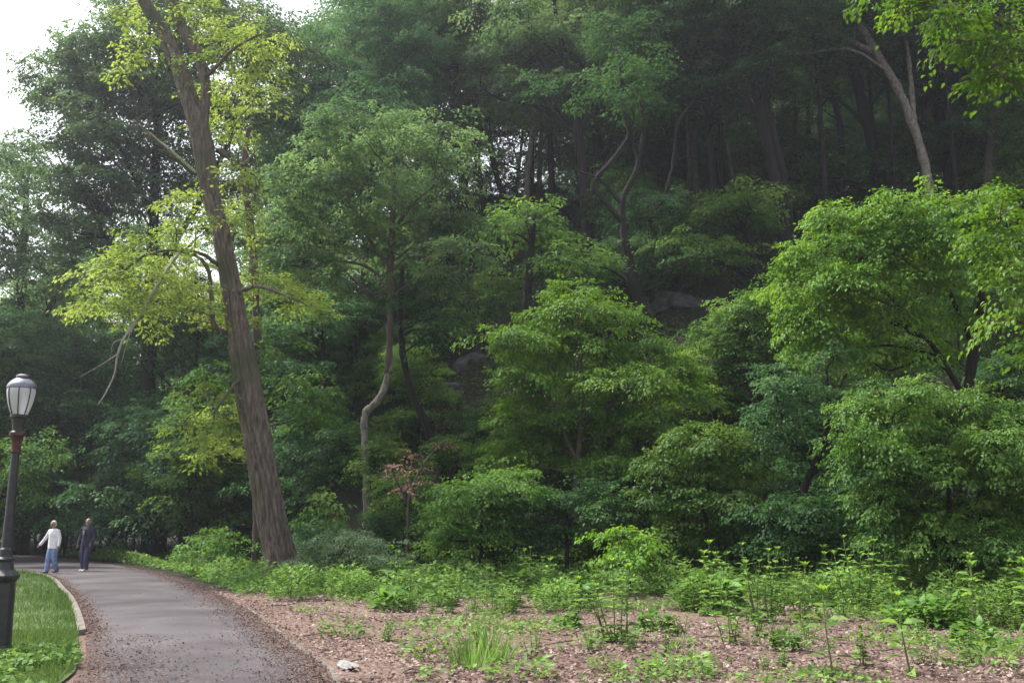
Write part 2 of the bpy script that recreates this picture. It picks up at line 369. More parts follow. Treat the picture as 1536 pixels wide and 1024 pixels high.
def path_mesh():
    n = 160; cols = 10; V = []; F = []
    rng = np.random.default_rng(3)
    wl = rng.normal(0, .05, n); wr = rng.normal(0, .07, n)
    for i in range(n):
        a = LEp[i]; b = REp[i] + np.array([wr[i], 0, 0])
        for j in range(cols):
            t = j / (cols - 1); p = a * (1 - t) + b * t; V.append((p[0], p[1], .012 + .03 * math.sin(math.pi * t)))
    for i in range(n - 1):
        for j in range(cols - 1):
            a = i * cols + j; F.append((a, a + 1, a + cols + 1, a + cols))
    me = bpy.data.meshes.new('path'); me.from_pydata(V, [], F)
    ea = me.attributes.new('verge', 'FLOAT', 'POINT'); ea.data.foreach_set('value', [abs(2 * (k % cols) / (cols - 1) - 1) for k in range(len(V))]); me.polygons.foreach_set('use_smooth', [True] * len(F))
    m, nt, out = mat('worn_asphalt'); L = nt.links.new
    tc = nd(nt, 'ShaderNodeTexCoord')
    n1 = nd(nt, 'ShaderNodeTexNoise', Scale=.45, Detail=6.0, Roughness=.6); n2 = nd(nt, 'ShaderNodeTexNoise', Scale=70., Detail=3.0); n3 = nd(nt, 'ShaderNodeTexNoise', Scale=2.2, Detail=6.0, Roughness=.7)
    for n_ in (n1, n2, n3): L(tc.outputs['Object'], n_.inputs['Vector'])
    r1 = ramp_node(nt, [(.3, (.050, .045, .049)), (.5, (.078, .071, .077)), (.7, (.115, .106, .112))]); L(n1.outputs[0], r1.inputs[0])
    r2 = ramp_node(nt, [(.3, (.6, .6, .6)), (.7, (1.3, 1.3, 1.3))]); L(n2.outputs[0], r2.inputs[0])
    mm = nd(nt, 'ShaderNodeMixRGB', blend_type='MULTIPLY'); mm.inputs[0].default_value = .7; L(r1.outputs[0], mm.inputs[1]); L(r2.outputs[0], mm.inputs[2])
    r3 = ramp_node(nt, [(.6, (0, 0, 0)), (.72, (1, 1, 1))]); L(n3.outputs[0], r3.inputs[0])
    m3 = nd(nt, 'ShaderNodeMixRGB'); sfac = nd(nt, 'ShaderNodeMath', operation='MULTIPLY'); sfac.inputs[1].default_value = .6; L(r3.outputs[0], sfac.inputs[0]); L(sfac.outputs[0], m3.inputs[0]); L(mm.outputs[0], m3.inputs[1]); m3.inputs[2].default_value = (.10, .065, .055, 1)
    va = nd(nt, 'ShaderNodeAttribute', attribute_name='verge'); ad = nd(nt, 'ShaderNodeMath', operation='ADD'); L(va.outputs['Fac'], ad.inputs[0]); L(n3.outputs[0], ad.inputs[1])
    vr = ramp_node(nt, [(.62, (0, 0, 0)), (.72, (.85, .85, .85))]); hf = nd(nt, 'ShaderNodeMath', operation='MULTIPLY'); hf.inputs[1].default_value = .5; L(ad.outputs[0], hf.inputs[0]); L(hf.outputs[0], vr.inputs[0])
    m4 = nd(nt, 'ShaderNodeMixRGB'); L(vr.outputs[0], m4.inputs[0]); L(m3.outputs[0], m4.inputs[1]); m4.inputs[2].default_value = (.085, .058, .05, 1)
    b = nd(nt, 'ShaderNodeBsdfPrincipled', Roughness=.95); b.inputs['Specular IOR Level'].default_value = .08; L(m4.outputs[0], b.inputs['Base Color'])
    bp = nd(nt, 'ShaderNodeBump', Strength=.4, Distance=.01); L(n2.outputs[0], bp.inputs['Height']); L(bp.outputs[0], b.inputs['Normal'])
    L(b.outputs[0], out.inputs[0])
    tagobj(link_mesh('path', me, m), kind='structure')
path_mesh()

def offset(P, d):
    T = np.gradient(P, axis=0); N = np.stack([-T[:, 1], T[:, 0], 0 * T[:, 0]], 1); N /= np.linalg.norm(N, axis=1)[:, None]
    return P + N * d      # +d = left of travel
def strip(name, P0, P1, z0, z1, material):
    """a kerb-like bar between two edge lines, with sides"""
    n = len(P0); V = []; F = []
    for i in range(n):
        for (p, z) in ((P0[i], -.05), (P0[i], z0), (P1[i], z1), (P1[i], -.05)): V.append((p[0], p[1], z))
    for i in range(n - 1):
        for j in range(3):
            a = i * 4 + j; F.append((a, a + 4, a + 5, a + 1))
    F.append((0, 1, 2, 3)); F.append(tuple(4 * (n - 1) + j for j in (3, 2, 1, 0)))
    me = bpy.data.meshes.new(name); me.from_pydata(V, [], F); me.update()
    return tagobj(link_mesh(name, me, material), kind='structure')
i0 = 40
kerbL = resample(LEp[[i for i in range(160) if 14.8 < LEp[i][1] < 60]], 90)
strip('kerb', offset(kerbL, -.005), offset(kerbL, .11), .09, .075, M['stone'])
selR = REp[[i for i in range(160) if 5 < REp[i][1] < 26]]
kerbR = resample(selR, 90); _r = np.random.default_rng(5); kz = .035 + .02 * np.sin(np.arange(90) * .7)
strip('path_edging', offset(kerbR, -.03), offset(kerbR, -.10), .014, .012, M['stone'])

def lawn():
    n = 160; P = offset(LEp, .10); V = []; F = []; cols = 8
    for i in range(n):
        for j in range(cols):
            t = (j / (cols - 1)) ** 2 * 60
            V.append((P[i][0] - t, P[i][1] - .0 * t, .03 + (.06 * min(1, t / 2)) + (.04 * math.sin(P[i][1] * .8 + t))*min(1, t)))
    for i in range(n - 1):
        for j in range(cols - 1):
            a = i * cols + j; F.append((a, a + cols, a + cols + 1, a + 1))
    me = bpy.data.meshes.new('lawn'); me.from_pydata(V, [], F); me.update(); me.polygons.foreach_set('use_smooth', [True] * len(F))
    tagobj(link_mesh('lawn', me, simple_mat('turf_soil', (.035, .06, .016), (.07, .11, .03), 6., .95, .4)), kind='structure')
lawn()

def left_x(y): return np.interp(y, LEp[:, 1], LEp[:, 0])
def right_x(y): return np.interp(y, REp[:, 1], REp[:, 0])

def grass():
    rng = np.random.default_rng(11); LV = Leaves()
    n = 60000
    y = 9 + 30 * rng.random(n) ** 1.6
    x = left_x(y) - .12 - rng.random(n) ** 1.2 * (1.5 + y * .22)
    # tufts lean randomly
    p = np.stack([x, y, np.full(n, .05)], 1)
    ax = np.stack([rng.normal(0, .45, n), rng.normal(0, .45, n), np.ones(n)], 1)
    nr = np.stack([rng.normal(0, 1, n), rng.normal(0, 1, n), np.full(n, .1)], 1)
    hgt = rng.uniform(.05, .13, n) * (1 + .4 * np.sin(x * 2.1) * np.sin(y * 1.7))
    LV.add(p, ax, nr, hgt, np.clip(rng.normal(.5, .25, n) + .2 * np.sin(x * .9 + y * .6), 0, 1))
    tagobj(LV.build('grass', M['grass'], None, TG, .11), 'short green lawn grass beside the path', 'grass', kind='stuff')
    # broad low weeds in front corner of the lawn
    LV = Leaves(); n = 5200
    y = 9.2 + 3.2 * rng.random(n); x = left_x(y) - .1 - 2.6 * rng.random(n)
    keep = (np.sin(x * 3.1) + np.sin(y * 2.7 + x) + rng.normal(0, .5, n)) > -.2
    x, y = x[keep], y[keep]; n = len(x)
    p = np.stack([x, y, rng.uniform(.06, .17, n)], 1); ax = rng.normal(0, 1, (n, 3)) * [1, 1, .35] + [0, 0, .15]; nr = rng.normal(0, .35, (n, 3)) + [0, 0, 1]
    LV.add(p, ax, nr, rng.uniform(.05, .11, n), rng.random(n))
    tagobj(LV.build('clover', M['weed'], None, T8, 1.2), 'broad leaved clover patch in the near lawn corner', 'clover', kind='stuff')
grass()

def litter():
    rng = np.random.default_rng(21); LV = Leaves()
    n = 72000
    y = 8.8 + 17.5 * rng.random(n) ** 1.25
    x = right_x(y) + .05 + rng.random(n) * (3.5 + y * .62 - right_x(y) * .6)
    x = np.minimum(x, 17)
    p = np.stack([x, y, terrain(x, y) + rng.uniform(.004, .045, n)], 1)
    keep_ = np.sin(x * .9 + 1.7 * np.sin(y * .8)) + np.sin(y * 1.6 + x * .5) + .5 * np.sin(x * 3.3 + y * 2.1) + rng.normal(0, .45, n) > -1.25; x, y, p = x[keep_], y[keep_], p[keep_]; n = len(x)
    pil = .03 * (np.sin(x * 1.7 + y) + np.sin(y * 2.3 - x * .8)); p[:, 2] += np.maximum(0, pil)
    ax = rng.normal(0, 1, (n, 3)) * [1, 1, .25]; nr = rng.normal(0, .35, (n, 3)) + [0, 0, 1]
    tn = np.clip(rng.normal(.52, .25, n) + .18 * np.sin(x * .8) * np.sin(y * .9), 0, 1)
    LV.add(p, ax, nr, rng.uniform(.022, .07, n), tn)
    # both verges of the asphalt, thicker on its right
    for (f, sgn, m, w) in ((right_x, -1, 14000, .24), (left_x, 1, 9000, .2)):
        yy = 9 + 28 * rng.random(m) ** 1.5; off = np.abs(rng.normal(0, w, m)) * (1.9 if sgn > 0 else 1.5)
        if sgn > 0: off *= np.where(yy < 14.5, 1.9, .45)
        xx = f(yy) + sgn * off
        p = np.stack([xx, yy, .04 + rng.uniform(0, .02, m)], 1)
        LV.add(p, rng.normal(0, 1, (m, 3)) * [1, 1, .25], rng.normal(0, .35, (m, 3)) + [0, 0, 1], rng.uniform(.014, .042, m), rng.uniform(0, .5, m))
    yy = 9 + 26 * rng.random(160); xx = left_x(yy) + rng.random(160) * (right_x(yy) - left_x(yy))
    LV.add(np.stack([xx, yy, np.full(160, .05)], 1), rng.normal(0, 1, (160, 3)) * [1, 1, .2], rng.normal(0, .25, (160, 3)) + [0, 0, 1], rng.uniform(.02, .04, 160), rng.uniform(.2, .7, 160))
    tagobj(LV.build('leaf_litter', M['litter'], None, T4, 1.35), 'brown fallen leaves and wood chips beside the path', 'leaf litter', kind='stuff')
    W = Wood()
    for _ in range(170):
        y = rng.uniform(9.2, 22); x = rng.uniform(float(right_x(y)), 10); a = rng.uniform(0, 6.3); l = rng.uniform(.12, .6)
        d = np.array([math.cos(a), math.sin(a), rng.normal(0, .06)]); c = np.array([x, y, gz(x, y) + .05])
        W.tube(smooth_path([c - d * l / 2, c + rng.normal(0, .02, 3), c + d * l / 2], 6), np.linspace(.011, .005, 7), 5)
    tagobj(W.build('fallen_twigs', M['bark_mid']), 'thin fallen twigs scattered over the leaf litter', 'twigs', kind='stuff')
litter()

exec_later = []
# ================================================================ main tree: leaning locust beside the path
def furrowed_tube(name, pts, rads, material, parent, origin, sides=150, rings=360, seed=0, amp=.09, flare=True):
    rng = np.random.default_rng(seed)
    P = smooth_path(pts, rings); n = len(P); r = np.interp(np.linspace(0, 1, n), np.linspace(0, 1, len(rads)), rads)
    T = np.gradient(P, axis=0); T /= np.linalg.norm(T, axis=1)[:, None]
    s = np.concatenate([[0], np.cumsum(np.linalg.norm(np.diff(P, axis=0), axis=1))])
    ref = np.array([1., .1, 0]); a = np.linspace(0, 2 * np.pi, sides, endpoint=False); V = []
    for i in range(n):
        u = ref - T[i] * ref.dot(T[i]); u /= np.linalg.norm(u); w = np.cross(T[i], u); ref = u
        tw = a + .10 * s[i]
        wv = tw * 5.5 + .9 * np.sin(s[i] * .9 + 2 * a) + .5 * np.sin(s[i] * 2.1 + a)
        gr = (1 - np.abs(np.sin(wv))) ** 2.2; g2 = (1 - np.abs(np.sin(wv * 2.07 + 1.3 * np.sin(s[i] * 3.1 + 3 * a)))) ** 3
        brk = np.clip(np.sin(s[i] * 4.2 + 3 * np.sin(2 * a) + 9 * np.floor(wv / np.pi)), .86, 1) - .86
        k = 1 + amp * .5 - amp * 1.5 * gr - amp * .55 * g2 - brk * amp * 3 + .06 * np.sin(2 * a + s[i] * .5) + .05 * np.sin(3 * a - s[i] * .35) + .04 * np.sin(s[i] * 1.4 + a) + rng.normal(0, amp * .07, sides)
        if flare: k = k * (1 + .55 * math.exp(-s[i] / .5) * (1 + .55 * np.sin(5 * a + .6)))
        V.append(P[i] + (r[i] * k)[:, None] * (np.cos(a)[:, None] * u + np.sin(a)[:, None] * w))
    F = [(i * sides + j, i * sides + (j + 1) % sides, (i + 1) * sides + (j + 1) % sides, (i + 1) * sides + j) for i in range(n - 1) for j in range(sides)]
    F.append(tuple((n - 1) * sides + j for j in range(sides)))
    me = bpy.data.meshes.new(name); me.from_pydata((np.concatenate(V) - origin).tolist(), [], F)
    me.polygons.foreach_set('use_smooth', [True] * len(F))
    o = link_mesh(name, me, material, parent); return o, (P, r)

def main_tree():
    rng = np.random.default_rng(42); Y = 28.4
    def A(q): return at(q[0], q[1], Y + (q[3] if len(q) > 3 else 0))
    main = [(424, 872, 47), (420, 840, 47), (408, 780, 47), (398, 720, 46), (386, 650, 46), (375, 600, 46), (366, 540, 45), (356, 480, 41), (345, 420, 38), (331, 350, 34), (316, 290, 33), (306, 230, 38), (294, 180, 36), (281, 140, 31), (268, 100, 28), (252, 62, 27), (236, 35, 25), (216, 2, 24), (196, -40, 20), (170, -100, 12)]
    sec = [(303, 208, 14), (307, 165, 14), (308, 125, 14), (298, 82, 15), (280, 52, 16), (264, 22, 17), (258, -10, 20), (262, -80, 12)]
    P = [A(q) for q in main]; base = P[0].copy(); base[2] = gz(base[0], base[1]); P[0][2] = base[2] - .12
    t = thing('locust_tree', 'tall leaning furrowed trunk beside the path with bright yellow-green leaf sprays', 'tree', base)
    tr, TR = furrowed_tube('trunk', P, [px_r(q[2] / 2 * (.83 if q[1] > 500 else .79), Y) for q in main], M['bark_main'], t, base, seed=1, amp=.13)
    l2, SR = furrowed_tube('limb', [A(q) for q in sec], [px_r(q[2] / 2, Y) for q in sec], M['bark_main'], t, base, 40, 60, 2, .07, False)
    W = Wood(); stems = [TR, SR]
    def br(q, w0, w1, n=20):
        S = smooth_path([A(k) for k in q], n); r = np.linspace(px_r(w0 / 2, Y), px_r(w1 / 2, Y), len(S)); S[1:-1] += rng.normal(0, .012, (len(S) - 2, 3)); B = Wood(); B.tube(S, r, 7); B.build('branch', M['bark_main'], t, base); stems.append((S, r))
    br([(338, 500, 0, 0), (320, 485, 0, -.4), (317, 440, 0, -.5), (310, 400, 0, -.5), (292, 383, 0, -.6), (262, 376, 0, -.7)], 9, 4)
    br([(330, 400, 0, 0), (300, 380, 0, -.6), (255, 375, 0, -1), (215, 385, 0, -1.2), (170, 420, 0, -1.3)], 7, 3)
    br([(325, 225, 0, .2), (345, 238, 0, .4), (362, 248, 0, .6), (378, 235, 0, .8)], 8, 5)
    br([(300, 265, 0, 0), (262, 232, 0, .6), (230, 205, 0, 1), (205, 185, 0, 1.2)], 8, 3)
    br([(290, 262, 0, 0), (250, 225, 0, -.8), (200, 180, 0, -1.2)], 6, 3)
    br([(302, 120, 0, 0), (325, 100, 0, -.5), (355, 70, 0, -1), (395, 50, 0, -1.2)], 8, 3)
    br([(350, 440, 0, 0), (385, 430, 0, -.7), (420, 440, 0, -1), (455, 455, 0, -1.2)], 7, 3)
    br([(366, 560, 0, 0), (345, 585, 0, -.7), (325, 615, 0, -1), (315, 650, 0, -1.1)], 6, 3)
    LV = Leaves(); pass
    lobes = [(300, 30, 34, 22), (350, 45, 50, 24), (395, 55, 32, 20), (345, 85, 48, 24), (385, 95, 32, 24), (345, 130, 42, 26), (385, 140, 26, 26), (345, 170, 38, 18), (350, 200, 30, 14), (300, 190, 14, 10),
             (203, 88, 13, 9), (210, 58, 15, 10), (192, 30, 15, 12), (215, 14, 12, 10), (190, 110, 7, 6), (300, 8, 30, 14),
             (288, 300, 30, 11), (268, 302, 18, 8), (350, 270, 24, 14), (345, 300, 22, 10), (352, 335, 28, 20), (335, 325, 22, 14), (300, 330, 18, 12),
             (275, 352, 45, 12), (235, 372, 42, 14), (205, 395, 48, 16), (165, 420, 34, 14), (225, 420, 52, 18), (150, 455, 34, 14), (190, 455, 40, 16), (270, 400, 40, 20), (285, 430, 40, 20), (250, 455, 50, 16), (215, 485, 34, 10), (140, 472, 18, 10), (290, 465, 45, 14), (315, 440, 20, 16), (330, 480, 36, 12),
             (378, 408, 28, 14), (400, 430, 36, 18), (430, 450, 30, 12), (462, 452, 20, 10), (470, 465, 14, 8), (370, 440, 26, 14), (372, 490, 20, 10), (355, 380, 16, 18),
             (310, 600, 30, 12), (335, 622, 34, 16), (300, 640, 34, 16), (335, 655, 38, 16), (290, 665, 22, 12), (320, 680, 26, 10), (360, 640, 18, 14), (296, 690, 10, 8)]
    for lb in lobes:
        lower = lb[1] > 570
        tx = np.interp(lb[1], [q[1] for q in main][::-1], [q[0] for q in main][::-1])
        over = abs(lb[0] - tx) < lb[2] + 18
        c = at(lb[0], lb[1], Y + (rng.uniform(1.3, 3.0) if over and (lb[1] < 240 or rng.random() < .85) else rng.uniform(-1.8, .6))); rx, rz = px_r(lb[2], Y), px_r(lb[3], Y)
        a, ra = nearest_on(stems, c, 0); Wk = Wood(); limb(rng, Wk, a, c, min(ra * .5, .022), .008, .05, 8)
        lobe(rng, LV, Wk, c, (rx, rx, rz),   .125, .72 if lb[1] < 220 else .85, 5.2, .45, -.5, .8, 3, (0.0, 1) if not lower else (0, .6), .007); Wk.build('branch', M['bark_main'], t, base)
    pass
    LV.build('crown', M['locust'], t, T4, .9, base)
    D = Wood()
    S = smooth_path([A(q) for q in [(268, 380, 0, -1.2), (238, 425, 0, -1.5), (212, 470, 0, -1.6), (186, 508, 0, -1.7), (176, 535, 0, -1.7), (172, 560, 0, -1.7), (158, 590, 0, -1.7), (146, 608, 0, -1.8)]], 30)
    D.tube(S, np.linspace(.055, .012, len(S)), 7)
    for q in [[(212, 470, 0, -1.6), (195, 500, 0, -1.8), (182, 545, 0, -1.9)], [(178, 530, 0, -1.7), (150, 548, 0, -1.8), (120, 565, 0, -1.9)], [(186, 508, 0, -1.7), (170, 515, 0, -1.5), (165, 540, 0, -1.4)]]:
        S = smooth_path([A(k) for k in q], 12); D.tube(S, np.linspace(.018, .006, len(S)), 5)
    o = D.build('dead_branch', M['bark_pale'], t, base); o['label'] = 'bare whitish dead branch hanging left of the trunk'
main_tree()

hero('slender_tree', 'slender pale broken trunk directly behind the leaning furrowed trunk', 'tree', 31.5,
     [[(385, 800, 12), (384, 700, 12), (386, 600, 13), (384, 480, 13), (380, 390, 12), (372, 310, 11), (366, 260, 11), (371, 205, 9), (376, 190, 6)], [(366, 262, 7), (350, 240, 6), (330, 222, 4)], [(380, 320, 4), (384, 260, 3), (380, 215, 2)]],
     [(430, 575, 45, 20), (465, 598, 40, 14), (300, 585, 38, 16), (345, 560, 30, 12), (440, 620, 40, 16), (300, 620, 30, 12), (475, 625, 20, 8), (400, 520, 30, 14)], M['bright'], M['bark_mid'], .15, 8, .9, droop=.55, tpl=T8)

# ================================================================ hero trees and shrubs
hero('bent_tree', 'tree with a pale S-bent lower trunk and layered pale green crown', 'tree', 36,
     [[(550, 772, 12), (549, 700, 11), (546, 645, 11), (549, 618, 12), (563, 605, 12), (575, 585, 11), (583, 555, 9), (588, 538, 6)], [(582, 560, 11), (585, 500, 11), (585, 440, 11), (586, 380, 11), (590, 300, 8), (592, 220, 5)],
      [(586, 400, 7), (560, 370, 6), (540, 330, 4), (520, 280, 3)], [(588, 350, 6), (615, 310, 5), (650, 280, 3)], [(586, 430, 6), (550, 400, 5), (500, 390, 3)], [(584, 420, 5), (560, 440, 4), (520, 410, 3)]],
     [(600, 185, 60, 20), (540, 195, 55, 22), (660, 205, 50, 20), (490, 235, 55, 22), (590, 235, 60, 22), (690, 240, 40, 18), (455, 285, 50, 20), (540, 280, 60, 22), (630, 285, 55, 22), (430, 330, 45, 18), (500, 335, 60, 20), (580, 325, 55, 18), (670, 320, 45, 20), (450, 385, 50, 18), (540, 385, 55, 18), (630, 370, 55, 18), (695, 375, 35, 14), (480, 425, 45, 16), (660, 415, 45, 14), (430, 430, 30, 14)],
     M['pale'], M['bark_grey'], .14, 12, bark2=M['bark_mid'], cover=1.15, droop=.5, dy=2.2)

hero('small_tree', 'bushy light green small tree at the slope foot in the middle of the photo', 'tree', 30,
     [[(862, 770, 10), (866, 700, 9), (872, 620, 8), (868, 540, 7), (866, 470, 4)], [(866, 690, 6), (830, 620, 5), (800, 560, 3)], [(870, 650, 6), (930, 590, 5), (990, 560, 3)]],
     [(862, 435, 34, 18), (880, 465, 44, 20), (820, 480, 40, 20), (770, 500, 34, 14), (935, 482, 26, 16), (800, 520, 55, 22), (880, 520, 55, 22), (960, 525, 45, 20), (1020, 550, 40, 20), (785, 565, 45, 22), (860, 570, 60, 26), (945, 575, 60, 24), (1010, 590, 40, 22), (775, 620, 40, 22), (840, 630, 55, 24), (915, 635, 55, 26), (980, 640, 40, 22), (790, 675, 45, 22), (860, 690, 55, 24), (935, 695, 45, 22), (760, 700, 25, 14)],
     M['lit'], M['bark_mid'], .115, 13, 1.70, droop=.5, dy=1.4, tpl=T8)

hero('sunlit_tree', 'low spreading tree with light green foliage below the grey leaning trunk', 'tree', 26,
     [[(1436, 840, 20), (1442, 700, 18), (1450, 600, 17), (1462, 520, 15), (1472, 440, 11), (1450, 370, 6)], [(1448, 600, 9), (1400, 520, 8), (1330, 440, 5), (1270, 380, 4)], [(1460, 520, 8), (1420, 430, 6), (1380, 360, 4)]],
     [(1240, 335, 32, 16), (1290, 325, 42, 16), (1350, 318, 42, 16), (1410, 308, 42, 14), (1458, 305, 28, 12), (1235, 375, 40, 20), (1300, 370, 55, 22), (1380, 360, 55, 22), (1445, 355, 40, 22), (1215, 420, 38, 22), (1270, 425, 50, 24), (1350, 420, 55, 26), (1430, 415, 50, 26), (1210, 475, 34, 24), (1265, 480, 50, 24), (1340, 480, 50, 28), (1410, 475, 40, 28), (1230, 525, 40, 20), (1300, 530, 45, 22), (1370, 530, 40, 20)],
     M['lit'], M['bark_dark'], .115, 14, 1.80, droop=.6, dy=1.3, tpl=T8)

hero('overhanging_tree', 'tree at the right edge whose bright leafy branches hang into the frame', 'tree', 17,
     [[(1640, 900, 26), (1640, 600, 24), (1630, 350, 20), (1610, 150, 16), (1600, -100, 10)], [(1630, 330, 8), (1580, 330, 6), (1510, 350, 3)], [(1608, 140, 9), (1550, 60, 6), (1480, 20, 5), (1400, -10, 4), (1330, 0, 3)]],
     [(1500, 320, 26, 18), (1535, 300, 34, 18), (1490, 355, 26, 16), (1530, 350, 34, 20), (1510, 395, 28, 20), (1545, 410, 30, 24), (1518, 440, 26, 20), (1530, 480, 22, 20), (1545, 520, 20, 18),
      (1330, -12, 20, 14), (1358, 18, 26, 16), (1390, 10, 36, 18), (1450, 20, 44, 22), (1500, 30, 44, 24), (1440, 60, 26, 16), (1485, 75, 36, 20), (1530, 70, 36, 26), (1500, 110, 28, 18), (1540, 120, 26, 22)],
     M['lit'], M['bark_mid'], .105, 15, .95, droop=.6, dy=1.0, tpl=T8)

hero('dense_bush', 'large dense mid green bush at the lower right edge', 'bush', 22.5,
     [[(1425, 868, 9), (1425, 780, 8), (1420, 680, 5)], [(1425, 820, 6), (1360, 720, 4), (1330, 640, 3)], [(1425, 820, 6), (1480, 720, 4), (1500, 660, 3)]],
     [(1320, 588, 42, 16), (1380, 585, 42, 16), (1290, 615, 28, 14), (1440, 605, 44, 18), (1510, 622, 40, 18), (1345, 640, 55, 24), (1420, 650, 55, 24), (1500, 665, 50, 26), (1300, 660, 36, 20), (1330, 700, 50, 26), (1405, 705, 55, 28), (1485, 715, 55, 28), (1545, 720, 40, 28), (1320, 750, 45, 26), (1390, 760, 55, 28), (1470, 770, 55, 28), (1540, 780, 40, 28), (1400, 810, 55, 24), (1480, 820, 50, 24), (1340, 800, 45, 22), (1545, 835, 30, 22)],
     M['shrub'], M['bark_dark'], .095, 16, 1.70, droop=.5, dy=1.2, tpl=T8)

hero('round_bush', 'rounded yellowish green bush low in the centre, left of the small tree', 'bush', 27,
     [[(722, 835, 6), (722, 780, 5), (720, 740, 3)], [(722, 800, 4), (760, 750, 3)]],
     [(705, 735, 36, 18), (750, 722, 36, 18), (690, 765, 36, 20), (740, 760, 42, 22), (780, 745, 26, 16), (705, 800, 45, 20), (755, 795, 36, 20), (675, 805, 22, 16), (775, 720, 22, 14)],
     M['bright'], M['bark_dark'], .10, 17, 1.70, droop=.4, dy=.8)
hero('round_bush', 'darker rounded bush just right of the yellowish green one', 'bush', 26.5,
     [[(850, 838, 6), (850, 780, 5), (850, 740, 3)]],
     [(820, 755, 36, 20), (870, 745, 40, 22), (910, 765, 30, 20), (825, 795, 40, 20), (880, 795, 45, 22), (925, 800, 26, 16)],
     M['forest'], M['bark_dark'], .10, 18, 1.70, droop=.35, dy=.8)
hero('leafy_shrub', 'grey green shrub around the thin curved dark stem', 'shrub', 25,
     [[(1205, 745, 11), (1222, 700, 11), (1238, 655, 10), (1244, 610, 8), (1240, 560, 5)], [(1222, 700, 5), (1170, 640, 3)], [(1240, 620, 4), (1270, 560, 3)]],
     [(1185, 575, 30, 16), (1215, 600, 32, 16), (1170, 610, 32, 18), (1200, 640, 34, 18), (1150, 650, 34, 18), (1265, 590, 26, 14), (1180, 680, 40, 18), (1270, 700, 30, 14), (1160, 560, 20, 12), (1250, 535, 26, 14)],
     M['forest_blue'], M['bark_dark'], .10, 19, 1.50, droop=.5, dy=.9)
hero('leafy_shrub', 'shrub of fine light leaves between the small tree and the thin curved stem', 'shrub', 25.5,
     [[(1060, 835, 6), (1060, 760, 5), (1065, 690, 3)], [(1060, 780, 4), (1020, 700, 3)]],
     [(1040, 660, 40, 18), (1090, 665, 36, 18), (1015, 700, 40, 20), (1075, 705, 45, 22), (1120, 710, 30, 18), (1000, 745, 36, 20), (1050, 750, 45, 22), (1105, 755, 36, 20), (1010, 790, 36, 18), (1070, 795, 40, 20)],
     M['shrub'], M['bark_dark'], .105, 20, 1.70, droop=.45, dy=.9)
hero('dark_bush', 'dark green bush in front of the thin curved stem', 'bush', 24,
     [[(1200, 862, 6), (1200, 800, 5), (1200, 770, 3)]],
     [(1150, 780, 36, 20), (1200, 762, 40, 20), (1250, 775, 36, 20), (1160, 820, 40, 20), (1215, 815, 45, 22), (1270, 820, 30, 18), (1290, 770, 26, 16)],
     M['forest'], M['bark_dark'], .10, 21, 1.70, droop=.4, dy=.8)
hero('ivy_bush', 'ivy-like bush mantling the slope below the dark forked trunk', 'bush', 34,
     [[(1100, 640, 6), (1100, 570, 5), (1100, 520, 3)]],
     [(1150, 450, 36, 16), (1110, 475, 40, 18), (1165, 485, 36, 18), (1070, 510, 40, 18), (1125, 515, 45, 20), (1180, 525, 30, 18), (1080, 555, 45, 20), (1140, 560, 40, 18), (1050, 595, 40, 20), (1110, 605, 45, 22), (1160, 440, 20, 10)],
     M['shrub'], M['bark_dark'], .12, 22, 1.80, droop=.45, dy=1.2)
hero('small_shrub', 'small bright yellow-green shrub at the front of the weeds', 'shrub', 22.5,
     [[(945, 880, 4), (945, 840, 3), (945, 810, 2)]],
     [(930, 812, 22, 10), (960, 815, 22, 10), (945, 835, 30, 12), (925, 800, 12, 8)],
     M['lit'], M['bark_mid'], .12, 23, .9, droop=.6, dy=.4, tpl=T8)
hero('withered_shrub', 'withered shrub with reddish brown dead leaves right of the S-bent trunk', 'shrub', 30.5,
     [[(612, 790, 4), (615, 740, 4), (640, 690, 3), (668, 660, 2)], [(612, 760, 3), (590, 710, 3), (580, 690, 2)]],
     [(595, 697, 9, 3), (630, 705, 10, 3), (603, 735, 12, 4), (640, 722, 8, 3), (663, 664, 7, 2), (578, 712, 7, 3), (622, 682, 6, 2)],
     M['dead'], M['bark_mid'], .11, 24, .14, droop=.5, dy=.5, dens=.5, Lf=4)
hero('low_shrub', 'pale grey-green feathery shrub right of the leaning trunk base', 'shrub', 25.5,
     [[(520, 875, 5), (520, 840, 4), (520, 820, 2)]],
     [(500, 815, 36, 13), (545, 812, 36, 13), (475, 840, 34, 13), (525, 840, 46, 16), (570, 838, 34, 14), (595, 855, 26, 12), (500, 862, 36, 10), (550, 866, 40, 10)],
     M['sage'], M['stem'], .07, 25, .9, droop=.5, dy=.6)
hero('low_shrub', 'fern-like low shrub left of the leaning trunk base', 'shrub', 31,
     [[(330, 845, 4), (330, 820, 3), (330, 805, 2)]],
     [(310, 808, 26, 9), (345, 808, 26, 10), (300, 830, 26, 9), (340, 832, 34, 10), (375, 825, 24, 10)],
     M['bright'], M['stem'], .10, 26, .9, droop=.5, dy=.6)
hero('sapling', 'young sapling with a few pale leaves right of the trunk base', 'sapling', 27.5,
     [[(487, 850, 3), (488, 800, 3), (490, 750, 2)]], [(488, 752, 14, 6), (480, 772, 14, 6), (496, 780, 12, 6), (490, 765, 16, 6)],
     M['weed'], M['stem'], .16, 27, .5, droop=.4, dy=.2, tpl=T8, Lf=4, dens=.6)

hero('sapling', 'light green sapling drooping over the lawn behind the lamp post', 'sapling', 38,
     [[(-22, 850, 5), (-10, 780, 5), (20, 700, 4), (42, 660, 3)]], [(50, 660, 28, 10), (25, 675, 28, 10), (70, 685, 22, 9), (45, 700, 28, 10), (10, 705, 22, 10), (30, 725, 22, 8), (75, 672, 16, 6)],
     M['bright'], M['bark_dark'], .14, 28, 1.2, droop=.7, dy=.8)
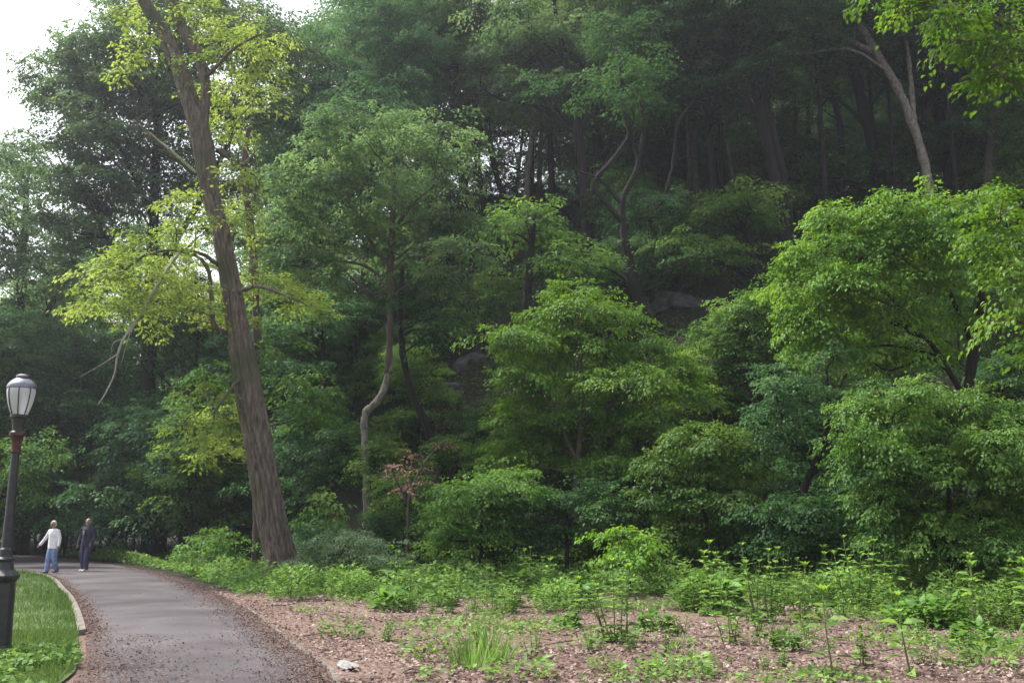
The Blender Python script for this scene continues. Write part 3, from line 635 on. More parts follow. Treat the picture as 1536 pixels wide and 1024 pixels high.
# ---- hillside trees with individually readable trunks
TRUNKPX = []
def hill_tree(label, Y, stems, spread, seed, bark='bark_dark', leafm='forest', nl=12, size=(55, 22), leaf=.17, group=None, name='forest_tree', cover=.6):
    rng = np.random.default_rng(seed); TRUNKPX.extend((q[0], q[1], Y) for q in smooth_path([(a[0], a[1], 0) for a in stems[0]], 16))
    lobes = []
    for (cx, cy, rx, ry, n) in spread:
        for _ in range(n):
            a = rng.uniform(0, 2 * np.pi); q = math.sqrt(rng.random())
            k = rng.uniform(.7, 1.25)
            lobes.append((cx + rx * q * math.cos(a), cy + ry * q * math.sin(a), size[0] * k, size[1] * k, rng.uniform(-2.5, 2.5)))
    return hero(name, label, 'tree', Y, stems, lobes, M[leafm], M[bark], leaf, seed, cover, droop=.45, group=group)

hill_tree('grey-barked trunk leaning left above the low spreading tree at right', 46,
    [[(1396, 300, 15), (1388, 250, 14), (1370, 190, 14), (1345, 130, 13), (1312, 75, 13), (1280, 20, 12), (1255, -40, 14), (1230, -120, 8)], [(1308, 78, 9), (1270, 58, 8), (1220, 32, 7), (1180, 24, 5), (1140, 28, 3)], [(1372, 195, 9), (1368, 140, 8), (1362, 80, 6), (1350, 20, 4)]],
    [(1200, -20, 90, 40, 8), (1330, -60, 90, 60, 8), (1140, 40, 40, 20, 3), (1110, 50, 30, 20, 2)], 101, 'bark_grey', 'forest')
hill_tree('dark trunk with twin stems and a wide V fork, right of centre on the slope', 45,
    [[(1178, 415, 20), (1176, 350, 19), (1164, 270, 18), (1146, 190, 17), (1132, 130, 14), (1112, 60, 11), (1095, -20, 8)], [(1146, 190, 11), (1110, 140, 10), (1060, 110, 9), (1010, 85, 7), (950, 62, 4)], [(1183, 400, 14), (1180, 300, 14), (1164, 215, 12), (1150, 150, 10), (1162, 80, 8), (1180, 20, 6)]],
    [(1080, 20, 110, 60, 11), (1180, 60, 70, 60, 7), (980, 40, 60, 40, 5)], 102, leafm='forest')
hill_tree('thick dark trunk splitting into an angular crook above the small tree', 41,
    [[(966, 500, 24), (958, 450, 22), (945, 400, 17), (936, 350, 12), (934, 300, 9), (948, 270, 8), (958, 240, 8), (945, 205, 7), (935, 150, 8), (930, 80, 6)], [(940, 340, 8), (905, 300, 9), (890, 275, 9), (915, 245, 8), (938, 215, 8), (944, 200, 6)], [(958, 240, 8), (965, 200, 7), (962, 150, 5)], [(936, 310, 7), (900, 270, 5), (870, 258, 3)]],
    [(940, 110, 110, 70, 9), (900, 400, 70, 30, 4), (1000, 370, 40, 30, 3)], 103, leafm='forest', size=(40, 13), cover=.45)
hill_tree('wide spreading dark branches under a hazy crown at the top centre', 48,
    [[(880, 330, 18), (874, 260, 17), (868, 205, 15), (858, 150, 12), (848, 90, 10), (835, 30, 7), (825, -40, 5)], [(868, 205, 10), (830, 172, 9), (790, 155, 7), (750, 148, 5), (720, 130, 3)], [(870, 200, 9), (892, 140, 9), (915, 80, 8), (940, 20, 6), (960, -30, 4)], [(850, 180, 7), (815, 130, 6), (800, 95, 4)], [(862, 165, 7), (880, 110, 6), (890, 50, 4)], [(848, 90, 6), (810, 60, 4), (780, 30, 3)]],
    [(850, 40, 120, 60, 14), (760, 110, 60, 50, 6), (960, 40, 60, 50, 6), (850, 140, 90, 40, 5)], 104, leafm='pale', cover=.42, size=(48, 17))
hero('bare_snag', 'thin bare curving branch-like snag standing right of the crooked trunk', 'dead tree', 43,
     [[(975, 345, 7), (985, 315, 7), (1000, 285, 6), (1010, 245, 6), (1014, 205, 5), (1020, 178, 5), (1040, 152, 3)], [(1010, 245, 4), (1030, 235, 3), (1050, 240, 2)]],
     [(985, 350, 16, 6)], M['forest_warm'], M['bark_dark'], .14, 105, .5)
for i, (lab, st, bk, sp_) in enumerate([
    ('dark slim trunk on the crest, leftmost of the crest trunks', [(704, 395, 12), (698, 330, 11), (690, 250, 10), (680, 150, 8), (676, 60, 6)], 'bark_dark', (670, 70)),
    ('dark slim crest trunk leaning left beside the leftmost one', [(738, 385, 12), (730, 330, 11), (718, 260, 10), (712, 160, 8), (716, 60, 6)], 'bark_dark', (720, 60)),
    ('dark crest trunk leaning left just beside the pale forked trunk', [(770, 350, 11), (758, 300, 10), (742, 250, 10), (730, 160, 8), (738, 60, 5)], 'bark_dark', (740, 90)),
    ('pale slender crest trunk forking near its foot', [(786, 370, 11), (788, 320, 10), (792, 255, 9), (800, 170, 7), (806, 80, 5)], 'bark_pale', (800, 80)),
    ('brown crest trunk right of the pale forked one', [(806, 350, 9), (808, 300, 9), (810, 240, 8), (815, 150, 6), (822, 60, 5)], 'bark_mid', (830, 90)),
    ('dark crest trunk farthest right in the gap of light', [(832, 330, 13), (828, 280, 12), (826, 220, 10), (818, 120, 7)], 'bark_dark', (840, 80))]):
    stems = [st]
    if 'forking' in lab: stems.append([(784, 365, 7), (768, 345, 6), (760, 320, 4), (752, 290, 3)])
    hill_tree(lab, 53 + i * .9, stems, [(sp_[0], sp_[1], 60, 70, 8)], 120 + i, bk, 'forest_warm', leaf=.18, cover=.7)
hill_tree('short thick dark trunk above the small tree, left of the crooked one', 39, [[(790, 475, 15), (792, 430, 14), (796, 380, 12), (800, 320, 8)]], [(800, 345, 60, 30, 5), (850, 380, 50, 20, 4)], 130, leafm='forest_warm', size=(50, 18))
hill_tree('dark straight trunk behind the grey leaning trunk, on its left', 50, [[(1318, 260, 20), (1308, 215, 19), (1292, 150, 18), (1278, 90, 16), (1270, 20, 13)], [(1300, 190, 8), (1260, 150, 7), (1200, 100, 5), (1160, 90, 3)], [(1298, 170, 6), (1320, 140, 4), (1335, 120, 3)]], [(1270, 30, 90, 60, 8), (1180, 90, 50, 30, 4), (1270, 250, 60, 30, 4)], 131)
hill_tree('dark thick trunk between the grey leaning trunk and the right edge', 50, [[(1425, 300, 20), (1420, 240, 19), (1405, 150, 18), (1385, 60, 16), (1378, -20, 13)], [(1400, 130, 10), (1415, 60, 8), (1425, -10, 6)]], [(1400, 20, 80, 60, 8), (1440, 200, 40, 60, 4)], 132)
hill_tree('grey trunk nearest the right edge on the upper slope', 47, [[(1482, 300, 17), (1484, 250, 16), (1490, 180, 15), (1494, 100, 13), (1500, 20, 10)]], [(1500, 30, 60, 60, 7), (1470, 150, 50, 50, 4)], 133, 'bark_mid')
hill_tree('thin leaning dark trunk low on the slope, left of the V-forked trunk', 43, [[(1138, 425, 11), (1130, 385, 11), (1115, 330, 9), (1100, 270, 7), (1090, 210, 5)]], [(1090, 300, 60, 40, 7), (1060, 380, 50, 30, 4)], 134, leafm='forest_warm', size=(48, 16))
hill_tree('dark straight tree close left of the V-forked trunk', 52, [[(1075, 330, 12), (1070, 260, 11), (1062, 180, 10), (1058, 100, 8)]], [(1040, 120, 60, 70, 8)], 135)
hill_tree('dark trunk leaning left beside the S-bent trunk', 37, [[(655, 690, 13), (640, 640, 12), (618, 590, 11), (604, 530, 10), (600, 460, 9), (604, 400, 6)]], [(640, 470, 40, 30, 4)], 136, size=(40, 14))
hill_tree('thin dark trunk just left of the S-bent trunk', 40, [[(510, 790, 10), (503, 700, 10), (495, 640, 9), (486, 560, 8), (480, 470, 7), (470, 380, 5)]], [(470, 470, 40, 30, 4), (440, 520, 30, 30, 3)], 137, size=(45, 16), leafm='forest_blue')

# ---------------------------------------------------------------- generic trees (copied)
def generic(name, label, cat, H, crown_lo, rad, nl, leafm, bark, leaf, seed, lr=(1.5, 2.5), trunk_r=.22, group=None, cover=.68, droop=.45, tpl=T4):
    rng = np.random.default_rng(seed); W = Wood(); LV = Leaves(); trunks = []
    top = np.array([rng.normal(0, .6), rng.normal(0, .6), H * .93])
    P = smooth_path([(0, 0, -.4), (rng.normal(0, .15), rng.normal(0, .15), H * .3), top * .65 + np.array([rng.normal(0, .3), 0, 0]), top], 18)
    r = np.linspace(trunk_r, trunk_r * .2, len(P)); r[0] *= 1.35; W.tube(P, r, 8); trunks.append((P, r))
    for i in range(nl):
        f = (i + .5) / nl; z = crown_lo + (H - crown_lo) * f ** .8
        env = math.sin(math.pi * min(1, (.18 + .82 * (z - crown_lo) / (H - crown_lo)) ** .8)) * .85 + .15
        a = i * 2.4 + rng.normal(0, .4); q = rad * env * rng.uniform(.35, 1.0)
        c = np.array([math.cos(a) * q, math.sin(a) * q, z]) + P[min(len(P) - 1, int(f * len(P)))] * [1, 1, 0]
        rr = rng.uniform(*lr)
        aa, ra = nearest_on(trunks, c, rr * .6); limb(rng, W, aa, c, min(ra * .6, .09), .015, .05)
        lobe(rng, LV, W, c, (rr, rr, rr * .42), leaf, cover, 6.0, droop, -.4, .9, 3)
    t = thing(name, label, cat, (0, 0, 0), group)
    KIDS[t.name] = [W.build('trunk', M[bark], t), LV.build('crown', M[leafm], t, tpl)]
    return t
PROTO = {
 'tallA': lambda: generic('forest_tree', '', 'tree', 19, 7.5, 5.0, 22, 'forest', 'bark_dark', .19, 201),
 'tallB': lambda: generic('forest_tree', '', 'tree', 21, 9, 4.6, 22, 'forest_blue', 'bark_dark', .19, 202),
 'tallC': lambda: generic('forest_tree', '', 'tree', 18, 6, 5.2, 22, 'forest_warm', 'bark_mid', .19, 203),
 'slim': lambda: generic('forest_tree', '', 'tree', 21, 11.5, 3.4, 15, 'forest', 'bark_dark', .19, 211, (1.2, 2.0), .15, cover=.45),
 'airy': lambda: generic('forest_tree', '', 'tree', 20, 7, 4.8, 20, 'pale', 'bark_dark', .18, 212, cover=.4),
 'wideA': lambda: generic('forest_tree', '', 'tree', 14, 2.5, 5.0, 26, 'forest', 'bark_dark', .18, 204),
 'wideB': lambda: generic('forest_tree', '', 'tree', 13, 1.8, 4.6, 26, 'forest_blue', 'bark_dark', .18, 205),
 'underA': lambda: generic('understory_tree', '', 'small tree', 5.5, 1.2, 2.3, 14, 'forest', 'bark_dark', .15, 206, (.8, 1.4), .07),
 'underB': lambda: generic('understory_tree', '', 'small tree', 6.5, 1.6, 2.4, 15, 'forest_warm', 'bark_dark', .15, 207, (.8, 1.4), .07),
 'underC': lambda: generic('understory_tree', '', 'small tree', 6, 1.0, 2.6, 15, 'forest_blue', 'bark_dark', .16, 208, (.9, 1.4), .07, droop=.6),
 'shrubA': lambda: generic('shrub', '', 'shrub', 1.7, .3, 1.0, 9, 'shrub', 'bark_dark', .10, 209, (.4, .75), .025, cover=1.1),
 'shrubB': lambda: generic('shrub', '', 'shrub', 1.9, .3, 1.2, 10, 'forest', 'bark_dark', .11, 210, (.45, .8), .025, cover=1.1),
}
BUILT = {}
def place(kind, x, y, s, label, group=None, rz=None, rng=RNG, z=None):
    loc = (x, y, gz(x, y) - .05 if z is None else z); rz = rng.uniform(0, 6.28) if rz is None else rz
    sx = s * rng.uniform(.92, 1.08)
    if kind not in BUILT:
        t = PROTO[kind](); BUILT[kind] = t
        t.location = Vector([float(v) for v in loc]); t.rotation_euler = (0, 0, rz); t.scale = (sx, sx, s); t['label'] = label
        if group: t['group'] = group
        return t
    t = copy_tree(BUILT[kind], loc, rz, (sx, sx, s), label, group, KIDS[BUILT[kind].name])
    return t
def place_px(kind, px, Y, s, label, group=None, **k):
    x = (px - 768) / FPX * Y * 1.01
    return place(kind, x, Y, s, label, group, **k)

hill_tree('huge tree whose layered crown meets the white sky at upper left, behind the leaning trunk', 49,
    [[(228, 835, 26), (226, 700, 24), (222, 560, 22), (226, 430, 19), (232, 300, 15), (236, 180, 10), (240, 80, 5)], [(224, 520, 12), (180, 400, 9), (130, 300, 6), (90, 240, 3)], [(228, 420, 12), (300, 300, 9), (350, 200, 6)], [(230, 330, 9), (190, 240, 7), (150, 170, 4)]],
    [(110, 240, 70, 70, 12), (170, 150, 70, 60, 13), (250, 110, 70, 70, 13), (330, 130, 70, 70, 11), (240, 260, 110, 60, 15), (120, 380, 90, 60, 11), (330, 300, 60, 80, 8), (200, 45, 60, 50, 10), (310, 30, 80, 45, 12), (390, 70, 40, 60, 8), (95, 125, 40, 30, 6), (150, 60, 30, 35, 5), (260, -30, 90, 30, 8)], 150, leafm='pale', size=(48, 20), leaf=.18, cover=.64)
hill_tree('tall tree standing at the left edge of the photo above the lamp', 54,
    [[(30, 830, 24), (32, 650, 22), (28, 480, 18), (36, 350, 12), (40, 270, 6)], [(30, 560, 10), (80, 450, 7), (110, 400, 4)]],
    [(20, 300, 60, 60, 9), (40, 400, 80, 60, 12), (-10, 480, 70, 60, 8), (70, 520, 80, 50, 10), (20, 245, 30, 25, 3)], 151, leafm='pale', size=(46, 20), leaf=.18, cover=.64)
hill_tree('light green tree under the sky gap, right of the leaning trunk top', 56,
    [[(470, 800, 22), (468, 600, 20), (462, 400, 16), (455, 250, 11), (452, 150, 6)], [(464, 430, 9), (500, 300, 7), (530, 200, 4)]],
    [(450, 200, 60, 50, 8), (500, 230, 60, 50, 8), (430, 330, 60, 60, 8), (560, 120, 50, 60, 7), (600, 60, 60, 50, 8), (420, 150, 40, 50, 6), (530, 60, 50, 60, 6), (460, 90, 50, 60, 4)], 152, leafm='pale', size=(46, 20), leaf=.18, cover=.64)
def forest():
    rng = np.random.default_rng(77)
    # left of the picture, beyond the bend of the path
    for (kind, px, Y, s, lab) in [
        ('airy', 190, 64, 1.15, 'pale feathery tree behind the huge layered crown at upper left'),
        ('airy', 255, 60, 1.0, 'pale feathery tree behind the leaning trunk, below its fork'),
        ('tallC', 60, 62, .98, 'tree beyond the path bend whose crown meets the sky at the left edge'),
        ('tallB', 110, 70, 1.05, 'bluish tree between the sky-edge tree and the left edge tree, farther back'),
        ('wideA', -20, 47, .85, 'broad tree at the left edge above the lamp'),
        ('wideB', 150, 56, .95, 'broad dark tree behind the walkers, reaching low branches to the path'),
        ('wideA', 290, 50, .98, 'broad dark tree behind the leaning trunk, right of the walkers'),
        ('wideB', 430, 46, .85, 'dark blue-green tree filling the gap right of the leaning trunk'),
        ('tallC', 470, 62, 1.1, 'light green tree beside the sky gap at upper left of centre'),
        ('tallA', 590, 60, 1.12, 'tall pale green tree right of the sky gap, behind the S-bent tree'),
        ('tallC', 700, 66, 1.05, 'tall light green tree above the crest trunks'),
        ('wideB', 40, 60, .8, 'dark tree in deep shade behind the lamp post'),
        ('wideA', 90, 66, .9, 'shaded tree far down the path'),
        ('tallA', -60, 75, 1.0, 'distant tree at the far left edge'),
    ]: place_px(kind, px, Y, s, lab, 'trees beyond the path bend')
    for i, (x, y) in enumerate([(-34, 46), (-41, 41), (-38, 53), (-46, 49), (-44, 58), (-52, 55), (-50, 66), (-58, 62), (-30, 40)]):  # unseen trees added beyond the left edge to darken the path bend
        place(['wideA', 'wideB', 'wideA'][i % 3], x, y, rng.uniform(.9, 1.1), 'unseen broad tree added left of the frame to shade the path bend', 'added shade trees left of the frame', rng=rng)
    for i in range(22):
        px = -60 + (i % 11) * 52 + rng.uniform(-14, 14); Y = 74 + (i // 11) * 13 + rng.uniform(-4, 4)
        place_px(['wideA', 'wideB', 'tallC', 'wideA'][i % 4], px, Y, rng.uniform(.85, 1.1), 'far tree in the deep shade beyond the path bend, closing the background', 'far trees beyond the path bend', rng=rng)
    for i in range(26):
        px = -40 + (i % 13) * 40 + rng.uniform(-12, 12); Y = 61 + (i // 13) * 9 + rng.uniform(-3, 3)
        place_px(['underA', 'underB', 'underC'][i % 3], px, Y, rng.uniform(.9, 1.25), 'dark undergrowth tree closing the shade behind the path bend', 'undergrowth trees beyond the path bend', rng=rng)
    for (kind, px, Y, s, lab) in [
        
        ('underA', 120, 50, 1.05, 'dark layered small tree behind the two walkers'),
        ('underC', 215, 44, 1.15, 'dark small tree with a thin leaning stem right of the walkers'),
        ('underB', 300, 42, 1.0, 'dark small tree in the shade left of the leaning trunk'),
        ('underA', 20, 58, 1.1, 'dark small tree in the shade at the left edge of the path'),
        ('underC', 455, 40, .95, 'dark small tree in the shade right of the leaning trunk'),
        ('underA', 530, 44, 1.1, 'dark small tree behind the S-bent trunk'),
        ('underB', 180, 62, 1.2, 'dark small tree deepest in the shade down the path'),
        ('underA', 370, 48, 1.2, 'dark small tree hidden behind the leaning trunk'),
    ]: place_px(kind, px, Y, s, lab, 'small trees in the shade by the path')
    # the wooded hill: kept apart from each other
    pts = []
    kinds = ['tallA', 'tallB', 'tallC']
    tries = 0
    while len(pts) < 56 and tries < 9000:
        tries += 1
        y = rng.uniform(47, 98); x = rng.uniform(-14 - (y - 47) * .2, 14 + y * .42)
        if y - np.interp(x, FX, FY) < 12 or (x < 7 and (y > 76 or rng.random() < .4)): continue
        if y < 60 and -6 < x < 4.5: continue
        if all((x - a) ** 2 + (y - b) ** 2 > 4.2 ** 2 for a, b in pts): pts.append((x, y))
    for i, (x, y) in enumerate(pts):
        zone = 'hilltop forest tree behind the named trunks, crown merging into the canopy'
        place(kinds[i % 3] if x > 7 else ['airy', 'tallB', 'airy', 'tallC'][i % 4], x, y, rng.uniform(.8, 1.05), zone, 'merging hilltop forest trees', rng=rng)
    for (px, Y) in [(1040, 47), (1098, 51), (1212, 49), (1232, 54), (1256, 46), (1338, 53), (1362, 47), (1446, 52), (1462, 46), (1512, 50), (1528, 55), (1012, 53), (905, 55), (640, 52)]:
        place_px('slim', px, Y, rng.uniform(.85, 1.05), 'slim dark upright trunk among the larger trunks on the upper slope', 'slim dark trunks on the upper slope', rng=rng)
    for i in range(20):
        x = -6 + i * 2.7 + rng.uniform(-.6, .6); y = 60 + 9 * (i % 3) + rng.uniform(-3, 3)
        place(['underA', 'underB', 'underC'][i % 3], x, y, rng.uniform(.9, 1.3), 'leafy small tree on the hilltop closing the gaps between the trunks', 'small trees on the hilltop', rng=rng)
    pts = []; tries = 0
    uk = ['underA', 'underB', 'underC', 'underB']
    while len(pts) < 60 and tries < 9000:
        tries += 1
        y = rng.uniform(33, 66); x = rng.uniform(-9, 6 + y * .5)
        s = y - np.interp(x, FX, FY)
        if s < 4.5: continue
        ux = 768 + x * FPX / (y * 1.01); ub = 787 - (gz(x, y) - 1.6) / y * FPX; ut = ub - 4.2 / y * FPX; hw = 1.5 / y * FPX
        if any(abs(ux - a) < hw and ut < b < ub and y < c + 1 for a, b, c in TRUNKPX): continue
        if all((x - a) ** 2 + (y - b) ** 2 > 2.7 ** 2 for a, b in pts): pts.append((x, y))
    for i, (x, y) in enumerate(pts):
        place(uk[i % 4], x, y, rng.uniform(.5, .95) * (.8 if y < 40 else 1), 'low leafy understory tree growing among the trunks on the shaded slope', 'understory trees on the slope', rng=rng)
    pts = []; tries = 0
    while len(pts) < 44 and tries < 9000:
        tries += 1
        y = rng.uniform(26, 44); x = rng.uniform(-7, 5 + y * .5)
        s = y - np.interp(x, FX, FY)
        if not -.5 < s < 9 or (x < -3 and y < 30): continue
        if all((x - a) ** 2 + (y - b) ** 2 > 1.7 ** 2 for a, b in pts): pts.append((x, y))
    for i, (x, y) in enumerate(pts):
        place(['shrubA', 'shrubB'][i % 2], x, y, rng.uniform(.7, 1.15), 'low shrub in the thicket at the foot of the slope', 'shrubs at the slope foot', rng=rng)
forest()

# ---------------------------------------------------------------- undergrowth
def undergrowth():
    rng = np.random.default_rng(31); LV = Leaves(); n = 150000
    y = 25.5 + 36 * rng.random(n) ** 1.2; x = -24 + rng.random(n) * (30 + y * .62)
    s = y - np.interp(x, FX, FY)
    k = (s > -1.2) & (np.sin(x * 1.3 + np.sin(y)) + np.sin(y * 1.1 - x * .4) + rng.normal(0, .5, n) > -1.1); x, y = x[k], y[k]; n = len(x)
    hh = rng.random(n) ** 1.5 * (.25 + .25 * (np.sin(x * 1.9) * np.sin(y * 1.6) + 1))
    p = np.stack([x, y, terrain(x, y) + .03 + hh], 1)
    ax = rng.normal(0, 1, (n, 3)) * [1, 1, .4] + [0, -.2, -.1]; nr = rng.normal(0, .45, (n, 3)) + [0, -.3, 1]
    LV.add(p, ax, nr, rng.uniform(.09, .2, n), rng.random(n))
    tagobj(LV.build('undergrowth', M['forest'], None, T4), 'ivy and low undergrowth covering the shaded slope', 'undergrowth', kind='stuff')
    # ground cover in the open strip in front of the bushes
    LV = Leaves(); n = 105000
    y = 17.5 + 12 * rng.random(n); x = -9.5 + rng.random(n) * 26
    front = 23.2 + 1.2 * np.sin(x * .55) + .8 * np.sin(x * 1.3 + 1) - np.clip((x - 4) * .16, 0, 2.2) + np.where(x < -3.5, 1.0, 0)
    dpt = y - front
    k = (rng.random(n) < np.clip(dpt * .6 + .75, .0, 1)) & (x > right_x(y) + np.where(y > 21, .4, .9)) & (np.hypot(x + 6.8, y - 27.9) > 1.15); x, y, dpt = x[k], y[k], dpt[k]; n = len(x)
    cl = .5 + .5 * np.sin(x * 2.7 + np.sin(y * 1.9)) * np.sin(y * 2.3 + x)
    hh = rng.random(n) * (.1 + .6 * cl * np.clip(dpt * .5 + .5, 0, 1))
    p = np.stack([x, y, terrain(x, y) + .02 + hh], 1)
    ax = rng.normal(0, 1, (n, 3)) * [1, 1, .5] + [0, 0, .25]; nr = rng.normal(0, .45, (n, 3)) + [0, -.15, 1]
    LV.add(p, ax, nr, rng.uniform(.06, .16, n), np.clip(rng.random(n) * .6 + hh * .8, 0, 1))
    # left verge beyond the path bend
    m = 16000; yy = 26 + 26 * rng.random(m); xx = right_x(yy) + .7 + rng.random(m) ** 1.3 * 5.5
    ok = (np.hypot(xx + 6.8, yy - 27.9) > 1.15); xx, yy = xx[ok], yy[ok]; m = len(xx)
    h2 = rng.random(m) * (.1 + .4 * (.5 + .5 * np.sin(xx * 2.1 + yy)))
    LV.add(np.stack([xx, yy, terrain(xx, yy) + .02 + h2], 1), rng.normal(0, 1, (m, 3)) * [1, 1, .5] + [0, 0, .25], rng.normal(0, .45, (m, 3)) + [0, 0, 1], rng.uniform(.07, .16, m), rng.random(m))
    # thin seedlings over the litter in patches
    m = 30000; yy = 10 + 14 * rng.random(m); xx = right_x(yy) + .8 + rng.random(m) * (2 + yy * .6 - right_x(yy) * .5)
    f = np.sin(xx * 1.1 + 2 * np.sin(yy * .5)) + np.sin(yy * 1.3 + xx * .6) + .6 * np.sin(xx * 3.1 - yy * 2) + rng.normal(0, .35, m)
    ok = f > .8; xx, yy = xx[ok], yy[ok]; m = len(xx)
    LV.add(np.stack([xx, yy, terrain(xx, yy) + rng.uniform(.02, .12, m)], 1), rng.normal(0, 1, (m, 3)) * [1, 1, .4] + [0, 0, .3], rng.normal(0, .4, (m, 3)) + [0, 0, 1], rng.uniform(.04, .10, m), rng.random(m))
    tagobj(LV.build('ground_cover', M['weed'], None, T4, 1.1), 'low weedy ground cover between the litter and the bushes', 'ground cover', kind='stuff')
undergrowth()

# ---------------------------------------------------------------- weeds
def weed(seed, h, stems, leaf, label='', spread=.12, top=True, pairs=7):
    rng = np.random.default_rng(seed); W = Wood(); LV = Leaves(); LT = Leaves()
    for s in range(stems):
        a = rng.uniform(0, 6.28); b = np.array([math.cos(a), math.sin(a), 0]) * rng.uniform(0, spread); hh = h * rng.uniform(.65, 1.05)
        tip = b * rng.uniform(1.2, 2.6) + np.array([rng.normal(0, .05), rng.normal(0, .05), hh])
        P = smooth_path([b - [0, 0, .03], (b + tip) / 2 + rng.normal(0, .02, 3), tip], 12); W.tube(P, np.linspace(.011, .004, len(P)), 5)
        for i in range(pairs):
            f = .15 + .8 * i / pairs; c = P[int(f * (len(P) - 1))]; az = i * 1.57 + rng.normal(0, .3)
            for k in (0, np.pi):
                d = np.array([math.cos(az + k), math.sin(az + k), .35 - .3 * (1 - f)]); L = leaf * (1.15 - .5 * f) * rng.uniform(.8, 1.2)
                LV.add(np.array([c + d * .02]), np.array([d]), np.array([[0, 0, 1.] + rng.normal(0, .25, 3)]), L, rng.random())
        n = 7
        az = np.linspace(0, 6.28, n, endpoint=False) + rng.normal(0, .2, n); d = np.stack([np.cos(az), np.sin(az), np.full(n, 1.5)], 1)
        (LT if top else LV).add(np.repeat(tip[None], n, 0), d, np.stack([-np.cos(az) * .6, -np.sin(az) * .6, np.ones(n)], 1), leaf * .5, rng.random(n))
    t = thing('weed', label, 'weed')
    k = [W.build('stem', M['stem'], t), LV.build('leaves', M['weed'], t, T8, .85)]
    if top: k.append(LT.build('young_leaves', M['weedtop'], t, T8, .8))
    KIDS[t.name] = k
    return t
def clump(seed, n, r, h, leaf, name='weed_clump', m='weed', tpl=TL, blades=False):
    rng = np.random.default_rng(seed); LV = Leaves(); a = rng.uniform(0, 6.28, n); q = r * np.sqrt(rng.random(n)) * .6
    p = np.stack([q * np.cos(a), q * np.sin(a), np.zeros(n)], 1)
    if blades:
        ax = np.stack([np.cos(a) * q / r * .9, np.sin(a) * q / r * .9, np.ones(n)], 1) + rng.normal(0, .18, (n, 3)); nr = np.stack([-np.cos(a), -np.sin(a), np.full(n, .3)], 1)
        LV.add(p, ax, nr, h * rng.uniform(.5, 1.1, n), rng.random(n))
    else:
        p[:, 2] = h * rng.random(n) * (1 - (q / r) ** 2); p[:, :2] *= 1.5
        ax = np.stack([np.cos(a), np.sin(a), rng.uniform(-.1, .7, n)], 1) + rng.normal(0, .35, (n, 3)); nr = rng.normal(0, .35, (n, 3)) + [0, 0, 1]
        LV.add(p, ax, nr, leaf * rng.uniform(.7, 1.3, n), rng.random(n))
    t = thing(name, '', 'weed' if not blades else 'grass tuft'); KIDS[t.name] = [LV.build('leaves' if not blades else 'blades', M[m], t, tpl, .045 if blades else 1.2)]
    return t
WP = [lambda: weed(301, .8, 1, .23), lambda: weed(302, .7, 4, .21, pairs=7), lambda: weed(303, .95, 7, .18, spread=.26, pairs=9), lambda: weed(304, .55, 5, .14, spread=.15, top=False, pairs=6),
      lambda: clump(305, 170, .35, .28, .09), lambda: clump(306, 120, .42, .36, .3, 'grass_tuft', 'weed', TG, True), lambda: clump(307, 620, .5, .75, .12, 'weed_clump', 'weed'),
      lambda: weed(311, .5, 7, .13, spread=.25, top=False, pairs=7), lambda: weed(312, .95, 3, .27, spread=.15, top=False, pairs=6), lambda: clump(313, 150, .45, .5, .2, 'weed_clump', 'bright', T8), lambda: clump(314, 420, .6, .4, .08, 'weed_clump', 'shrub')]
WB = {}
def put_weed(k, x, y, s, label, group=None, rng=RNG):
    loc = (x, y, gz(x, y)); rz = rng.uniform(0, 6.28)
    if k not in WB:
        t = WP[k](); WB[k] = t; t.location = Vector([float(v) for v in loc]); t.rotation_euler = (0, 0, rz); t.scale = (s, s, s); t['label'] = label
        if group: t['group'] = group
        return t
    return copy_tree(WB[k], loc, rz, s, label, group, KIDS[WB[k].name])
for (k, px, py, s, lab) in [
    (0, 1247, 1015, 1.35, 'single tall stemmed weed with bright tip, nearest one at lower right'),
    (0, 1365, 1012, 1.25, 'tall stemmed weed with a yellow-green tip, right of the nearest one'),
    (1, 1290, 1000, .6, 'short forked weed between the two tall stemmed weeds'),
    (2, 935, 962, 1.1, 'bushy many stemmed weed standing alone on the leaf litter'),
    (1, 866, 942, .65, 'small bright weed just left of the bushy many stemmed one'),
    (5, 735, 990, 1.3, 'tuft of long grass on the leaf litter, right of its pale patch'),
    (5, 705, 1000, 1.1, 'shorter tuft of grass left of the long grass'),
    (4, 660, 985, 1.5, 'spread of low weeds left of the grass tufts'),
    (4, 515, 955, 1.1, 'low round weed clump on the litter close to the path edge'),
    (4, 780, 1020, 1.1, 'low pale weed clump at the bottom edge, centre'),
    (4, 1020, 1012, 1.1, 'low pale weed clump at the bottom edge, right of centre'),
    (3, 800, 985, .7, 'spindly weed right of the grass tufts'),
    (3, 1100, 965, 1.1, 'spindly weed patch right of the bushy many stemmed weed'),
    (3, 1140, 955, 1.0, 'thin leggy weed beside the spindly weed patch'),
    (6, 1050, 915, .9, 'leafy weed clump behind the spindly weeds'),
    (6, 1430, 905, 1.0, 'dense weed clump at the right, under the large dense bush'),
    (6, 1510, 935, 1.0, 'dense weed clump at the right edge'),
    (4, 1480, 1005, 1.3, 'broad leaved low weeds at the bottom right corner'),
    (4, 1525, 985, 1.3, 'broad leaved low weeds touching the right edge'),
    (6, 710, 880, .9, 'leafy grey green weed clump at the litter edge, below the rounded bush'),
    (1, 1000, 985, .4, 'tiny weed seedling right of the bushy weed')]:
    g = ground(px, py); put_weed(k, g[0], g[1], s, lab)
